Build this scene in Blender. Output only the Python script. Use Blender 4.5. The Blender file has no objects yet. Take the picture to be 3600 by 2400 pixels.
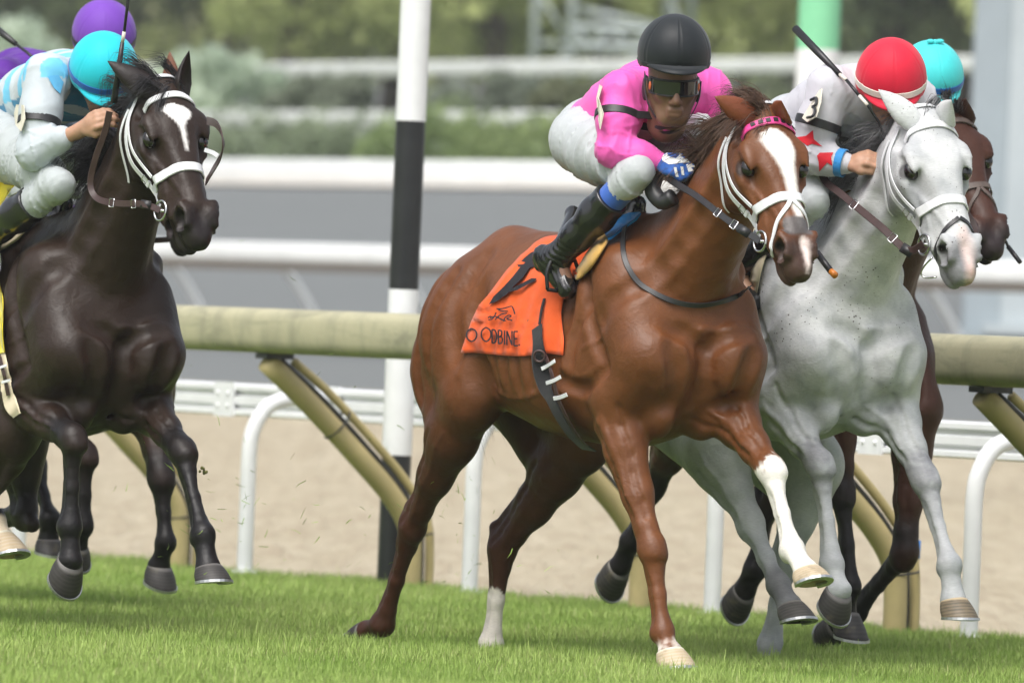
import bpy, math, random
import numpy as np
from math import radians, sin, cos, pi
from mathutils import Vector, Matrix
random.seed(7)
rng = np.random.default_rng(11)
SC = bpy.context.scene
COL = SC.collection

# ------------------------------------------------------------------ camera
CZ, ROLL, FPX = 1.17, 0.042, 29082.0
cam_d = bpy.data.cameras.new('camera')
cam = bpy.data.objects.new('camera', cam_d)
COL.objects.link(cam)
SC.camera = cam
cam_d.sensor_width = 36.0
cam_d.lens = 36.0 * FPX / 3600.0
cam_d.clip_start, cam_d.clip_end = 1.0, 4000.0
cR = Vector((cos(ROLL), 0, sin(ROLL)))
cU = Vector((-sin(ROLL), 0, cos(ROLL)))
cB = Vector((0, -1, 0))
cam.matrix_world = Matrix(((cR.x, cU.x, cB.x, 0), (cR.y, cU.y, cB.y, 0), (cR.z, cU.z, cB.z, CZ), (0, 0, 0, 1)))
cam_d.dof.use_dof = True
cam_d.dof.focus_distance = 29.2
cam_d.dof.aperture_fstop = 4.3

# ------------------------------------------------------------------ light
SUN_EL, SUN_AZ = 58.0, 205.0
world = bpy.data.worlds.new('World')
SC.world = world
world.use_nodes = True
wn = world.node_tree.nodes
wl = world.node_tree.links
wn.clear()
w_out = wn.new('ShaderNodeOutputWorld')
w_bg = wn.new('ShaderNodeBackground')
w_sky = wn.new('ShaderNodeTexSky')
w_sky.sky_type = 'NISHITA'
w_sky.sun_disc = False
w_sky.sun_elevation = radians(SUN_EL)
w_sky.sun_rotation = radians(SUN_AZ)
w_sky.altitude = 200.0
w_sky.air_density = 1.0
w_sky.dust_density = 6.0
w_sky.ozone_density = 1.0
w_hsv = wn.new('ShaderNodeHueSaturation')
w_hsv.inputs['Saturation'].default_value = 0.42
w_bg.inputs['Strength'].default_value = 0.15
wl.new(w_sky.outputs[0], w_hsv.inputs['Color'])
wl.new(w_hsv.outputs[0], w_bg.inputs[0])
wl.new(w_bg.outputs[0], w_out.inputs[0])
sun_d = bpy.data.lights.new('sun', 'SUN')
sun_d.energy = 1.5
sun_d.angle = radians(42)
sun_d.color = (1.0, 0.985, 0.955)
sun = bpy.data.objects.new('sun', sun_d)
COL.objects.link(sun)
az = radians(SUN_AZ)
sdir = Vector((sin(az) * cos(radians(SUN_EL)), cos(az) * cos(radians(SUN_EL)), sin(radians(SUN_EL))))
sun.rotation_euler = sdir.to_track_quat('Z', 'Y').to_euler()
SC.view_settings.view_transform = 'Standard'
SC.view_settings.look = 'None'
SC.view_settings.exposure = 0.5
SC.view_settings.gamma = 1.0
SC.view_settings.use_curve_mapping = False

# ------------------------------------------------------------------ picture geometry -> world
def ray(px, py):
    u, v = px - 1800.0, 1200.0 - py
    d = cR * u + cU * v + Vector((0, FPX, 0))
    return np.array(d) / FPX            # y component is 1: parameter t is the distance in depth
CAM = np.array((0.0, 0.0, CZ))
TH = radians(33.0)
FW = np.array((sin(TH), -cos(TH), 0.0))   # along the rail, the way the horses run
NN = np.array((cos(TH), sin(TH), 0.0))    # across the track, away from the camera
Q0 = 16.43
def on_plane(px, py, q, th=None):
    d = ray(px, py)
    n = NN if th is None else np.array((cos(th), sin(th), 0.0))
    t = (q - CAM @ n) / (d @ n)
    return CAM + d * t
def qs(q, s, z):
    """point at distance q across the track and s along the rail"""
    return NN * q + FW * s + np.array((0, 0, z))
def s_at(px, q, py=1200):
    return float(on_plane(px, py, q) @ FW)

# ------------------------------------------------------------------ object helpers
def unit(v):
    v = np.asarray(v, float); return v / (np.linalg.norm(v) + 1e-12)
def lin(c):
    return tuple(((x / 255.0) / 12.92 if x / 255.0 <= 0.04045 else ((x / 255.0 + 0.055) / 1.055) ** 2.4) for x in c)
def tag(o, label=None, cat=None, group=None, kind=None):
    if label: o['label'] = label
    if cat: o['category'] = cat
    if group: o['group'] = group
    if kind: o['kind'] = kind
    return o
def empty(name, loc=(0, 0, 0), rotz=0.0):
    o = bpy.data.objects.new(name, None)
    o.empty_display_size = 0.1
    COL.objects.link(o)
    o.location = loc
    o.rotation_euler = (0, 0, rotz)
    return o
def mesh_obj(name, V, Fc, mat=None, parent=None, smooth=True, attrs=None):
    me = bpy.data.meshes.new(name)
    V = np.asarray(V, dtype=np.float32)
    if isinstance(Fc, np.ndarray) and Fc.ndim == 2:
        k = Fc.shape[1]
        me.vertices.add(len(V)); me.vertices.foreach_set('co', V.ravel())
        me.loops.add(Fc.size); me.loops.foreach_set('vertex_index', Fc.astype(np.int32).ravel())
        me.polygons.add(len(Fc))
        me.polygons.foreach_set('loop_start', np.arange(0, Fc.size, k, dtype=np.int32))
        me.polygons.foreach_set('loop_total', np.full(len(Fc), k, dtype=np.int32))
        me.update(calc_edges=True)
    else:
        me.from_pydata([tuple(map(float, v)) for v in V], [], [tuple(int(i) for i in f) for f in Fc])
    me.validate()
    if smooth:
        me.polygons.foreach_set('use_smooth', np.ones(len(me.polygons), dtype=bool))
    if attrs:
        for an, av in attrs.items():
            a = me.attributes.new(an, 'FLOAT_COLOR', 'POINT')
            av = np.asarray(av, dtype=np.float32)
            if av.shape[1] == 3:
                av = np.concatenate([av, np.ones((len(av), 1), np.float32)], 1)
            a.data.foreach_set('color', av.ravel())
    if mat is not None:
        for m in (mat if isinstance(mat, (list, tuple)) else [mat]):
            me.materials.append(m)
    o = bpy.data.objects.new(name, me)
    COL.objects.link(o)
    if parent is not None:
        o.parent = parent
    return o
class MB:
    """collects boxes, tubes, rings and sheets; build() links them as one mesh object"""
    def __init__(s): s.v, s.f, s.n, s.flat = [], [], 0, False
    def add(s, V, Fc):
        V = np.asarray(V, float).reshape(-1, 3)
        for f in Fc: s.f.append(tuple(i + s.n for i in f))
        s.v.append(V); s.n += len(V); return s
    def box(s, c, ax, ay, az):
        c, ax, ay, az = (np.asarray(a, float) for a in (c, ax, ay, az))
        V = [c + ax * i + ay * j + az * k for i in (-1, 1) for j in (-1, 1) for k in (-1, 1)]
        return s.add(V, [(0, 1, 3, 2), (4, 6, 7, 5), (0, 4, 5, 1), (2, 3, 7, 6), (0, 2, 6, 4), (1, 5, 7, 3)])
    def tube(s, pts, r, n=10, cap=True, sq=None):
        pts = np.asarray(pts, float); m = len(pts)
        r = np.full(m, r, float) if np.isscalar(r) else np.asarray(r, float)
        T = np.gradient(pts, axis=0); T /= np.linalg.norm(T, axis=1)[:, None] + 1e-12
        ref = np.array((0, 0, 1.0)) if abs(T[0][2]) < 0.9 else np.array((1.0, 0, 0))
        N = np.cross(T[0], ref); N /= np.linalg.norm(N)
        V = []
        for i in range(m):
            N = N - T[i] * (N @ T[i]); N /= np.linalg.norm(N) + 1e-12
            B = np.cross(T[i], N)
            for k in range(n):
                a = 2 * pi * k / n
                V.append(pts[i] + r[i] * (cos(a) * N + sin(a) * B))
        Fc = [(i * n + k, i * n + (k + 1) % n, (i + 1) * n + (k + 1) % n, (i + 1) * n + k) for i in range(m - 1) for k in range(n)]
        if cap: Fc += [tuple(reversed(range(n))), tuple(range((m - 1) * n, m * n))]
        return s.add(V, Fc)
    def ribbon(s, pts, nrm, w, th=0.003):
        """flat strap along pts with surface normals nrm, width w and thickness th"""
        pts = np.asarray(pts, float); nrm = np.asarray(nrm, float); m = len(pts)
        w = np.full(m, w, float) if np.isscalar(w) else np.asarray(w, float)
        T = np.gradient(pts, axis=0); T /= np.linalg.norm(T, axis=1)[:, None] + 1e-12
        S = np.cross(T, nrm); S /= np.linalg.norm(S, axis=1)[:, None] + 1e-12
        N = np.cross(S, T)
        V, Fc = [], []
        q = [[pts[i] - S[i] * w[i] / 2, pts[i] - S[i] * w[i] * .43 + N[i] * th, pts[i] + S[i] * w[i] * .43 + N[i] * th, pts[i] + S[i] * w[i] / 2] for i in range(m)]
        for k in range(4):                       # each face strip has its own vertices, so edges stay crisp while the strap bends smoothly
            b0 = len(V)
            for i in range(m): V += [q[i][k], q[i][(k + 1) % 4]]
            Fc += [(b0 + 2 * i, b0 + 2 * i + 2, b0 + 2 * i + 3, b0 + 2 * i + 1) for i in range(m - 1)]
        b0 = len(V); V += q[0] + q[-1]; Fc += [(b0, b0 + 1, b0 + 2, b0 + 3), (b0 + 7, b0 + 6, b0 + 5, b0 + 4)]
        return s.add(V, Fc)
    def ball(s, c, r, n=12, m=8, ax=None):
        c = np.asarray(c, float); r = np.ones(3) * r if np.isscalar(r) else np.asarray(r, float)
        A = np.eye(3) if ax is None else np.asarray(ax, float)
        V = [c + A @ (r * np.array((0, 0, 1.0)))]
        for j in range(1, m):
            for i in range(n):
                p, t = pi * j / m, 2 * pi * i / n
                V.append(c + A @ (r * np.array((sin(p) * cos(t), sin(p) * sin(t), cos(p)))))
        V.append(c - A @ (r * np.array((0, 0, 1.0))))
        Fc = [(0, 1 + i, 1 + (i + 1) % n) for i in range(n)]
        for j in range(m - 2):
            for i in range(n):
                a, b = 1 + j * n + i, 1 + j * n + (i + 1) % n
                Fc.append((a, a + n, b + n, b))
        L = 1 + (m - 1) * n
        Fc += [(L, L - n + (i + 1) % n, L - n + i) for i in range(n)]
        return s.add(V, Fc)
    def build(s, name, mat, parent=None, smooth=True, world=False):
        return mesh_obj(name, np.concatenate(s.v), s.f, mat, parent, smooth and not s.flat)
def spline(P, n):
    """Catmull-Rom through P, n samples"""
    P = np.asarray(P, float); m = len(P)
    if m == 2: return np.linspace(P[0], P[1], n)
    E = np.concatenate([[2 * P[0] - P[1]], P, [2 * P[-1] - P[-2]]])
    out = []
    for t in np.linspace(0, m - 1 - 1e-9, n):
        i = int(t); u = t - i
        a, b, c, d = E[i:i + 4]
        out.append(0.5 * (2 * b + (c - a) * u + (2 * a - 5 * b + 4 * c - d) * u * u + (3 * b - a - 3 * c + d) * u ** 3))
    return np.array(out)

# ------------------------------------------------------------------ materials
def new_mat(name):
    m = bpy.data.materials.new(name); m.use_nodes = True
    nt = m.node_tree
    return m, nt, nt.nodes['Principled BSDF']
def noise_node(nt, scale, detail=4, rough=0.55, vec=None, dist=0.0):
    n = nt.nodes.new('ShaderNodeTexNoise'); n.inputs['Scale'].default_value = scale
    n.inputs['Detail'].default_value = detail; n.inputs['Roughness'].default_value = rough
    n.inputs['Distortion'].default_value = dist
    if vec is not None: nt.links.new(vec, n.inputs['Vector'])
    return n
def obj_vec(nt, scale=(1, 1, 1), rot=(0, 0, 0)):
    t = nt.nodes.new('ShaderNodeTexCoord'); mp = nt.nodes.new('ShaderNodeMapping')
    mp.inputs['Scale'].default_value = scale; mp.inputs['Rotation'].default_value = rot
    nt.links.new(t.outputs['Object'], mp.inputs['Vector'])
    return mp.outputs[0]
def ramp(nt, fac, stops):
    r = nt.nodes.new('ShaderNodeValToRGB'); e = r.color_ramp.elements
    while len(e) < len(stops): e.new(0.5)
    for k, (p, c) in enumerate(stops):
        e[k].position = p; e[k].color = (*c, 1) if len(c) == 3 else c
    nt.links.new(fac, r.inputs[0])
    return r.outputs[0]
def mix(nt, fac, a, b, mode='MIX'):
    m = nt.nodes.new('ShaderNodeMix'); m.data_type = 'RGBA'; m.blend_type = mode
    for sock, val in ((m.inputs[0], fac), (m.inputs[6], a), (m.inputs[7], b)):
        if isinstance(val, bpy.types.NodeSocket): nt.links.new(val, sock)
        elif isinstance(val, (int, float)): sock.default_value = val
        else: sock.default_value = (*val, 1) if len(val) == 3 else val
    return m.outputs[2]
def bump(nt, bsdf, height, strength=0.3, dist=0.01, prev=None):
    b = nt.nodes.new('ShaderNodeBump'); b.inputs['Strength'].default_value = strength
    b.inputs['Distance'].default_value = dist
    nt.links.new(height, b.inputs['Height'])
    if prev is not None: nt.links.new(prev, b.inputs['Normal'])
    if bsdf is not None: nt.links.new(b.outputs[0], bsdf.inputs['Normal'])
    return b.outputs[0]
def plain(name, col, rough=0.5, spec=0.5, metal=0.0, var=0.12, nscale=30, bmp=0.15, bdist=0.002, coat=0.0, sheen=0.0, trans=0.0):
    m, nt, b = new_mat(name)
    v = obj_vec(nt)
    n = noise_node(nt, nscale, 5, 0.6, v)
    dark = tuple(c * (1 - var) for c in col); lite = tuple(min(1, c * (1 + var)) for c in col)
    nt.links.new(ramp(nt, n.outputs[0], [(0.3, dark), (0.7, lite)]), b.inputs['Base Color'])
    b.inputs['Roughness'].default_value = rough
    b.inputs['Specular IOR Level'].default_value = spec
    b.inputs['Metallic'].default_value = metal
    b.inputs['Coat Weight'].default_value = coat
    b.inputs['Sheen Weight'].default_value = sheen
    if bmp: bump(nt, b, n.outputs[0], bmp, bdist)
    return m

# ------------------------------------------------------------------ sculpting: blended distance fields -> one continuous mesh
def smin(a, b, k):
    if k <= 0: return np.minimum(a, b)
    h = np.maximum(k - np.abs(a - b), 0) / k
    return np.minimum(a, b) - h * h * k * 0.25
class Field:
    def __init__(s, lo, hi, h):
        s.lo = np.asarray(lo, float); s.h = h
        s.n = tuple(int(x) for x in np.ceil((np.asarray(hi) - s.lo) / h) + 1)
        s.f = np.full(s.n, 0.25, np.float32)
    def put(s, fn, lo, hi, k=0.03, op='u', pad=None):
        pad = max(k, 0.03) if pad is None else pad
        a = np.maximum(np.floor((np.asarray(lo) - pad - s.lo) / s.h).astype(int), 0)
        b = np.minimum(np.ceil((np.asarray(hi) + pad - s.lo) / s.h).astype(int) + 1, s.n)
        if np.any(b <= a): return
        X, Y, Z = (((np.arange(a[i], b[i]) * s.h) + s.lo[i]).astype(np.float32) for i in range(3))
        X, Y, Z = X[:, None, None], Y[None, :, None], Z[None, None, :]
        d = fn(X, Y, Z).astype(np.float32)
        sl = tuple(slice(a[i], b[i]) for i in range(3))
        if op == 'u': s.f[sl] = smin(s.f[sl], d, k)
        else: s.f[sl] = -smin(-s.f[sl], d, k)
    def cone(s, a, b, r1, r2, k=0.03, sq=None, op='u'):
        """tapered capsule; sq=(axis, factor) flattens it along an axis"""
        a, b = np.asarray(a, float), np.asarray(b, float); ab = b - a; L = float(ab @ ab) + 1e-12
        R = max(r1, r2) * max(1.0, sq[1] if sq else 1.0)
        def fn(X, Y, Z):
            dx, dy, dz = X - a[0], Y - a[1], Z - a[2]
            t = np.clip((dx * ab[0] + dy * ab[1] + dz * ab[2]) / L, 0, 1)
            dx, dy, dz = dx - t * ab[0], dy - t * ab[1], dz - t * ab[2]
            if sq:
                n, q = sq; n = np.asarray(n, float); n = n / np.linalg.norm(n)
                e = (dx * n[0] + dy * n[1] + dz * n[2]) * (1.0 / q - 1.0)
                dx, dy, dz = dx + e * n[0], dy + e * n[1], dz + e * n[2]
            return np.sqrt(dx * dx + dy * dy + dz * dz) - (r1 + (r2 - r1) * t)
        s.put(fn, np.minimum(a, b) - R, np.maximum(a, b) + R, k, op)
    def chain(s, P, R, k=0.03, sq=None):
        for i in range(len(P) - 1): s.cone(P[i], P[i + 1], R[i], R[i + 1], k, sq)
    def ell(s, c, r, k=0.03, ax=None, op='u'):
        """ellipsoid with centre c, radii r and axes in the columns of ax"""
        c, r = np.asarray(c, float), np.asarray(r, float); A = np.eye(3) if ax is None else np.asarray(ax, float)
        ext = np.sqrt(((A * r) ** 2).sum(1))
        def fn(X, Y, Z):
            dx, dy, dz = X - c[0], Y - c[1], Z - c[2]
            q0 = q1 = 0
            for j in range(3):
                u = (dx * A[0, j] + dy * A[1, j] + dz * A[2, j]) / r[j]
                q0 = q0 + u * u; q1 = q1 + (u / r[j]) ** 2
            q0 = np.sqrt(q0) + 1e-9; q1 = np.sqrt(q1) + 1e-9
            return q0 * (q0 - 1.0) / q1
        s.put(fn, c - ext, c + ext, k, op)
    def loft(s, O, A, xs, zt, zb, hw, egg=None, m=2.3, k=0.03, sc=1.0):
        """sweep of egg sections along the first axis of frame (O, A): top zt, bottom zb, half width hw"""
        O, A = np.asarray(O, float), np.asarray(A, float)
        xs, zt, zb, hw = (np.asarray(v, float) * sc for v in (xs, zt, zb, hw))
        egg = np.zeros(len(xs)) if egg is None else np.asarray(egg, float)
        D = np.linspace(xs[0], xs[-1], 160)
        def smooth(v):
            t = np.linspace(0, len(xs) - 1, 2000)
            P = spline(np.stack([xs, v], 1), 2000)
            return np.interp(D, np.maximum.accumulate(P[:, 0]), P[:, 1])
        ZT, ZB, HW, EG = smooth(zt), smooth(zb), smooth(hw), smooth(egg)
        cor = np.array([O + A @ np.array((x, y, z)) for x in (xs[0], xs[-1]) for y in (-hw.max() * 1.2, hw.max() * 1.2) for z in (zb.min(), zt.max())])
        def fn(X, Y, Z):
            dx, dy, dz = X - O[0], Y - O[1], Z - O[2]
            x, y, z = (dx * A[0, j] + dy * A[1, j] + dz * A[2, j] for j in range(3))
            xc = np.clip(x, xs[0], xs[-1])
            q = (xc - xs[0]) / (xs[-1] - xs[0]) * 159.0
            i = np.minimum(q.astype(np.int32), 158); w = (q - i).astype(np.float32)
            g = lambda T: T[i] * (1 - w) + T[i + 1] * w
            t, b, h, e = g(ZT), g(ZB), g(HW), g(EG)
            hh = np.maximum((t - b) / 2, 0.004); v = (z - (t + b) / 2) / hh
            h = np.maximum(h, 0.004)
            hv = h * (1 - e * np.clip(v, -1, 1))
            u = y / hv
            rho = (np.abs(u) ** m + np.abs(v) ** m) ** (1.0 / m)
            d = (rho - 1) * np.minimum(h, hh)
            ex = np.abs(x - xc)
            return np.where(ex > 0, np.sqrt(np.maximum(d, 0) ** 2 + ex * ex) + np.minimum(d, 0) * 0, d)
        s.put(fn, cor.min(0), cor.max(0), k)
    def sample(s, P):
        P = (np.asarray(P, float) - s.lo) / s.h
        P = np.clip(P, 0, np.array(s.n) - 1.001)
        i = P.astype(int); w = P - i
        out = 0
        for a in (0, 1):
            for b in (0, 1):
                for c in (0, 1):
                    ww = (w[..., 0] if a else 1 - w[..., 0]) * (w[..., 1] if b else 1 - w[..., 1]) * (w[..., 2] if c else 1 - w[..., 2])
                    out = out + ww * s.f[i[..., 0] + a, i[..., 1] + b, i[..., 2] + c]
        return out
    def grad(s, P, e=None):
        e = e or s.h * 1.5; P = np.asarray(P, float); G = np.zeros(P.shape)
        for j in range(3):
            d = np.zeros(3); d[j] = e
            G[..., j] = s.sample(P + d) - s.sample(P - d)
        return G / (np.linalg.norm(G, axis=-1, keepdims=True) + 1e-9)
    def march(s, o, d, off=0.0, tmax=1.5, step=None):
        """first point along o + t d (unit) where the field is below off"""
        o, d = np.asarray(o, float), np.asarray(d, float); d = d / np.linalg.norm(d)
        T = np.arange(0, tmax, s.h * 0.6); P = o + T[:, None] * d
        ins = np.all((P >= s.lo) & (P <= s.lo + s.h * (np.array(s.n) - 1)), 1)
        v = np.where(ins, s.sample(P), 1.0) - off
        k = np.argmax(v < 0)
        if v[k] >= 0: return None
        t = T[k] if k == 0 else T[k - 1] + (T[k] - T[k - 1]) * v[k - 1] / (v[k - 1] - v[k] + 1e-9)
        return o + t * d
    def mesh(s):
        f = s.f; S = f < 0; h = s.h
        c = np.zeros(tuple(x - 1 for x in s.n), np.uint8)
        for a in (0, 1):
            for b in (0, 1):
                for d in (0, 1):
                    c += S[a:s.n[0] - 1 + a, b:s.n[1] - 1 + b, d:s.n[2] - 1 + d]
        I = np.argwhere((c > 0) & (c < 8))
        cid = np.full(c.shape, -1, np.int32); cid[I[:, 0], I[:, 1], I[:, 2]] = np.arange(len(I))
        V = np.zeros((len(I), 3)); W = np.zeros(len(I))
        cv = {}
        for a in (0, 1):
            for b in (0, 1):
                for d in (0, 1): cv[a, b, d] = f[I[:, 0] + a, I[:, 1] + b, I[:, 2] + d].astype(float)
        for p in cv:
            for j in range(3):
                if p[j]: continue
                q = list(p); q[j] = 1; q = tuple(q)
                va, vb = cv[p], cv[q]; ok = (va < 0) != (vb < 0)
                t = np.where(ok, va / np.where(ok, va - vb, 1), 0)
                pt = np.tile(np.array(p, float), (len(I), 1)); pt[:, j] = t
                V[ok] += pt[ok]; W[ok] += 1
        V = (I + V / W[:, None]) * h + s.lo
        Q = []
        for j in range(3):
            a = [slice(1, -1)] * 3; a[j] = slice(0, -1); b = list(a); b[j] = slice(1, None)
            A_, B_ = S[tuple(a)], S[tuple(b)]
            E = np.argwhere(A_ != B_)
            sg = A_[E[:, 0], E[:, 1], E[:, 2]]
            off = np.ones(3, int); off[j] = 0; E = E + off
            u, v = [(1, 2), (2, 0), (0, 1)][j]
            qv = []
            for du, dv in ((-1, -1), (0, -1), (0, 0), (-1, 0)):
                e = E.copy(); e[:, u] += du; e[:, v] += dv
                qv.append(cid[e[:, 0], e[:, 1], e[:, 2]])
            q = np.stack(qv, 1); q[~sg] = q[~sg][:, ::-1]
            Q.append(q)
        Q = np.concatenate(Q); Q = Q[(Q >= 0).all(1)]
        for _ in range(2):
            V = V - s.grad(V) * np.clip(s.sample(V), -h, h)[:, None] * 0.8
        return V, Q
def wobble(P, sc, seed=0, oct=3):
    """cheap smooth noise, about -1..1"""
    r = np.random.default_rng(seed); out = 0; amp = 1.0
    for o in range(oct):
        for _ in range(4):
            k = r.normal(size=3); k = k / np.linalg.norm(k) * sc * (2 ** o) * r.uniform(0.7, 1.3)
            out = out + amp * np.sin(P @ k * 6.283 + r.uniform(0, 6.28)) * 0.4
        amp *= 0.55
    return out
# ------------------------------------------------------------------ ground, tracks, sky
def prof(q):
    """ground height across the tracks"""
    return float(np.interp(q, [-400, 20.2, 21, 30, 43, 60, 61, 66, 80, 110, 170, 500], [0, 0, .02, .18, .62, 3.2, 3.25, 3.65, 5.0, 5.6, 6.2, 7.5]))
S0, S1 = -420.0, 260.0
def strip(name, qa, qb, mat, dz=0.0, nq=10, ns=60, kind='structure'):
    qq = np.linspace(qa, qb, nq); ss = np.linspace(S0, S1, ns)
    V = [qs(q, s, prof(q) + dz) for q in qq for s in ss]
    Fc = np.array([(i * ns + j, i * ns + j + 1, (i + 1) * ns + j + 1, (i + 1) * ns + j) for i in range(nq - 1) for j in range(ns - 1)])
    return tag(mesh_obj(name, np.array(V), Fc, mat), kind=kind)
# turf base
def turf_mat():
    m, nt, b = new_mat('turf_soil'); v = obj_vec(nt)
    n1 = noise_node(nt, .9, 5, .6, v); n2 = noise_node(nt, 30, 4, .65, v)
    c = mix(nt, n2.outputs[0], (.07, .12, .02), (.16, .25, .05)); c = mix(nt, n1.outputs[0], c, (.18, .25, .06))
    nt.links.new(c, b.inputs['Base Color']); b.inputs['Roughness'].default_value = .9; bump(nt, b, n2.outputs[0], .6, .03)
    return m
def sand_mat():
    m, nt, b = new_mat('track_sand'); v = obj_vec(nt)
    n2 = noise_node(nt, 14, 5, .7, v); n1 = noise_node(nt, 1.0, 4, .6, obj_vec(nt, (4.2, .55, 1)), .5)
    vs = obj_vec(nt, (7.0, .8, 1), (0, 0, -.12)); n3 = noise_node(nt, 1.3, 4, .6, vs, .5)
    c = mix(nt, ramp(nt, n1.outputs[0], [(.35, (0, 0, 0)), (.65, (1, 1, 1))]), (.40, .345, .245), (.475, .42, .31))
    c = mix(nt, ramp(nt, n3.outputs[0], [(.47, (0, 0, 0)), (.70, (.65, .65, .65))]), c, (.31, .25, .175))
    c = mix(nt, ramp(nt, n2.outputs[0], [(.3, (0, 0, 0)), (.7, (.35, .35, .35))]), c, (.31, .26, .185))
    nt.links.new(c, b.inputs['Base Color']); b.inputs['Roughness'].default_value = .95; b.inputs['Specular IOR Level'].default_value = .15
    bp = bump(nt, None, n2.outputs[0], .7, .03); bump(nt, b, n3.outputs[0], .6, .10, bp)
    return m
def asphalt_mat():
    m, nt, b = new_mat('limestone_grey'); v = obj_vec(nt)
    n1 = noise_node(nt, .25, 4, .6, v); n2 = noise_node(nt, 25, 4, .7, v)
    c = mix(nt, n1.outputs[0], (.138, .148, .148), (.166, .176, .174)); c = mix(nt, n2.outputs[0], c, (.122, .131, .131))
    nt.links.new(c, b.inputs['Base Color']); b.inputs['Roughness'].default_value = .85; bump(nt, b, n2.outputs[0], .4, .02)
    return m
def rough_grass_mat():
    m, nt, b = new_mat('infield_grass'); v = obj_vec(nt)
    n1 = noise_node(nt, .35, 5, .65, v); n2 = noise_node(nt, 6, 5, .7, v)
    c = mix(nt, n1.outputs[0], (.10, .15, .05), (.22, .26, .13)); c = mix(nt, n2.outputs[0], c, (.06, .10, .03))
    nt.links.new(c, b.inputs['Base Color']); b.inputs['Roughness'].default_value = .9; bump(nt, b, n2.outputs[0], .8, .15)
    return m
strip('turf', -300, 20.35, turf_mat(), -.03, 40, 80)
strip('dirt_track', 20.3, 43.2, sand_mat(), -.028, 30, 120)
strip('grey_track', 43.0, 60.6, asphalt_mat(), -.02, 14, 60)
strip('track_edge', 60.5, 61.3, plain('pale_limestone', (.44, .36, .27), .9, .2, 0, .2, 3), 0.004, 3, 60)
strip('infield_ground', 61.2, 600, rough_grass_mat(), -.02, 30, 60)
# sky is the world's Sky Texture

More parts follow.
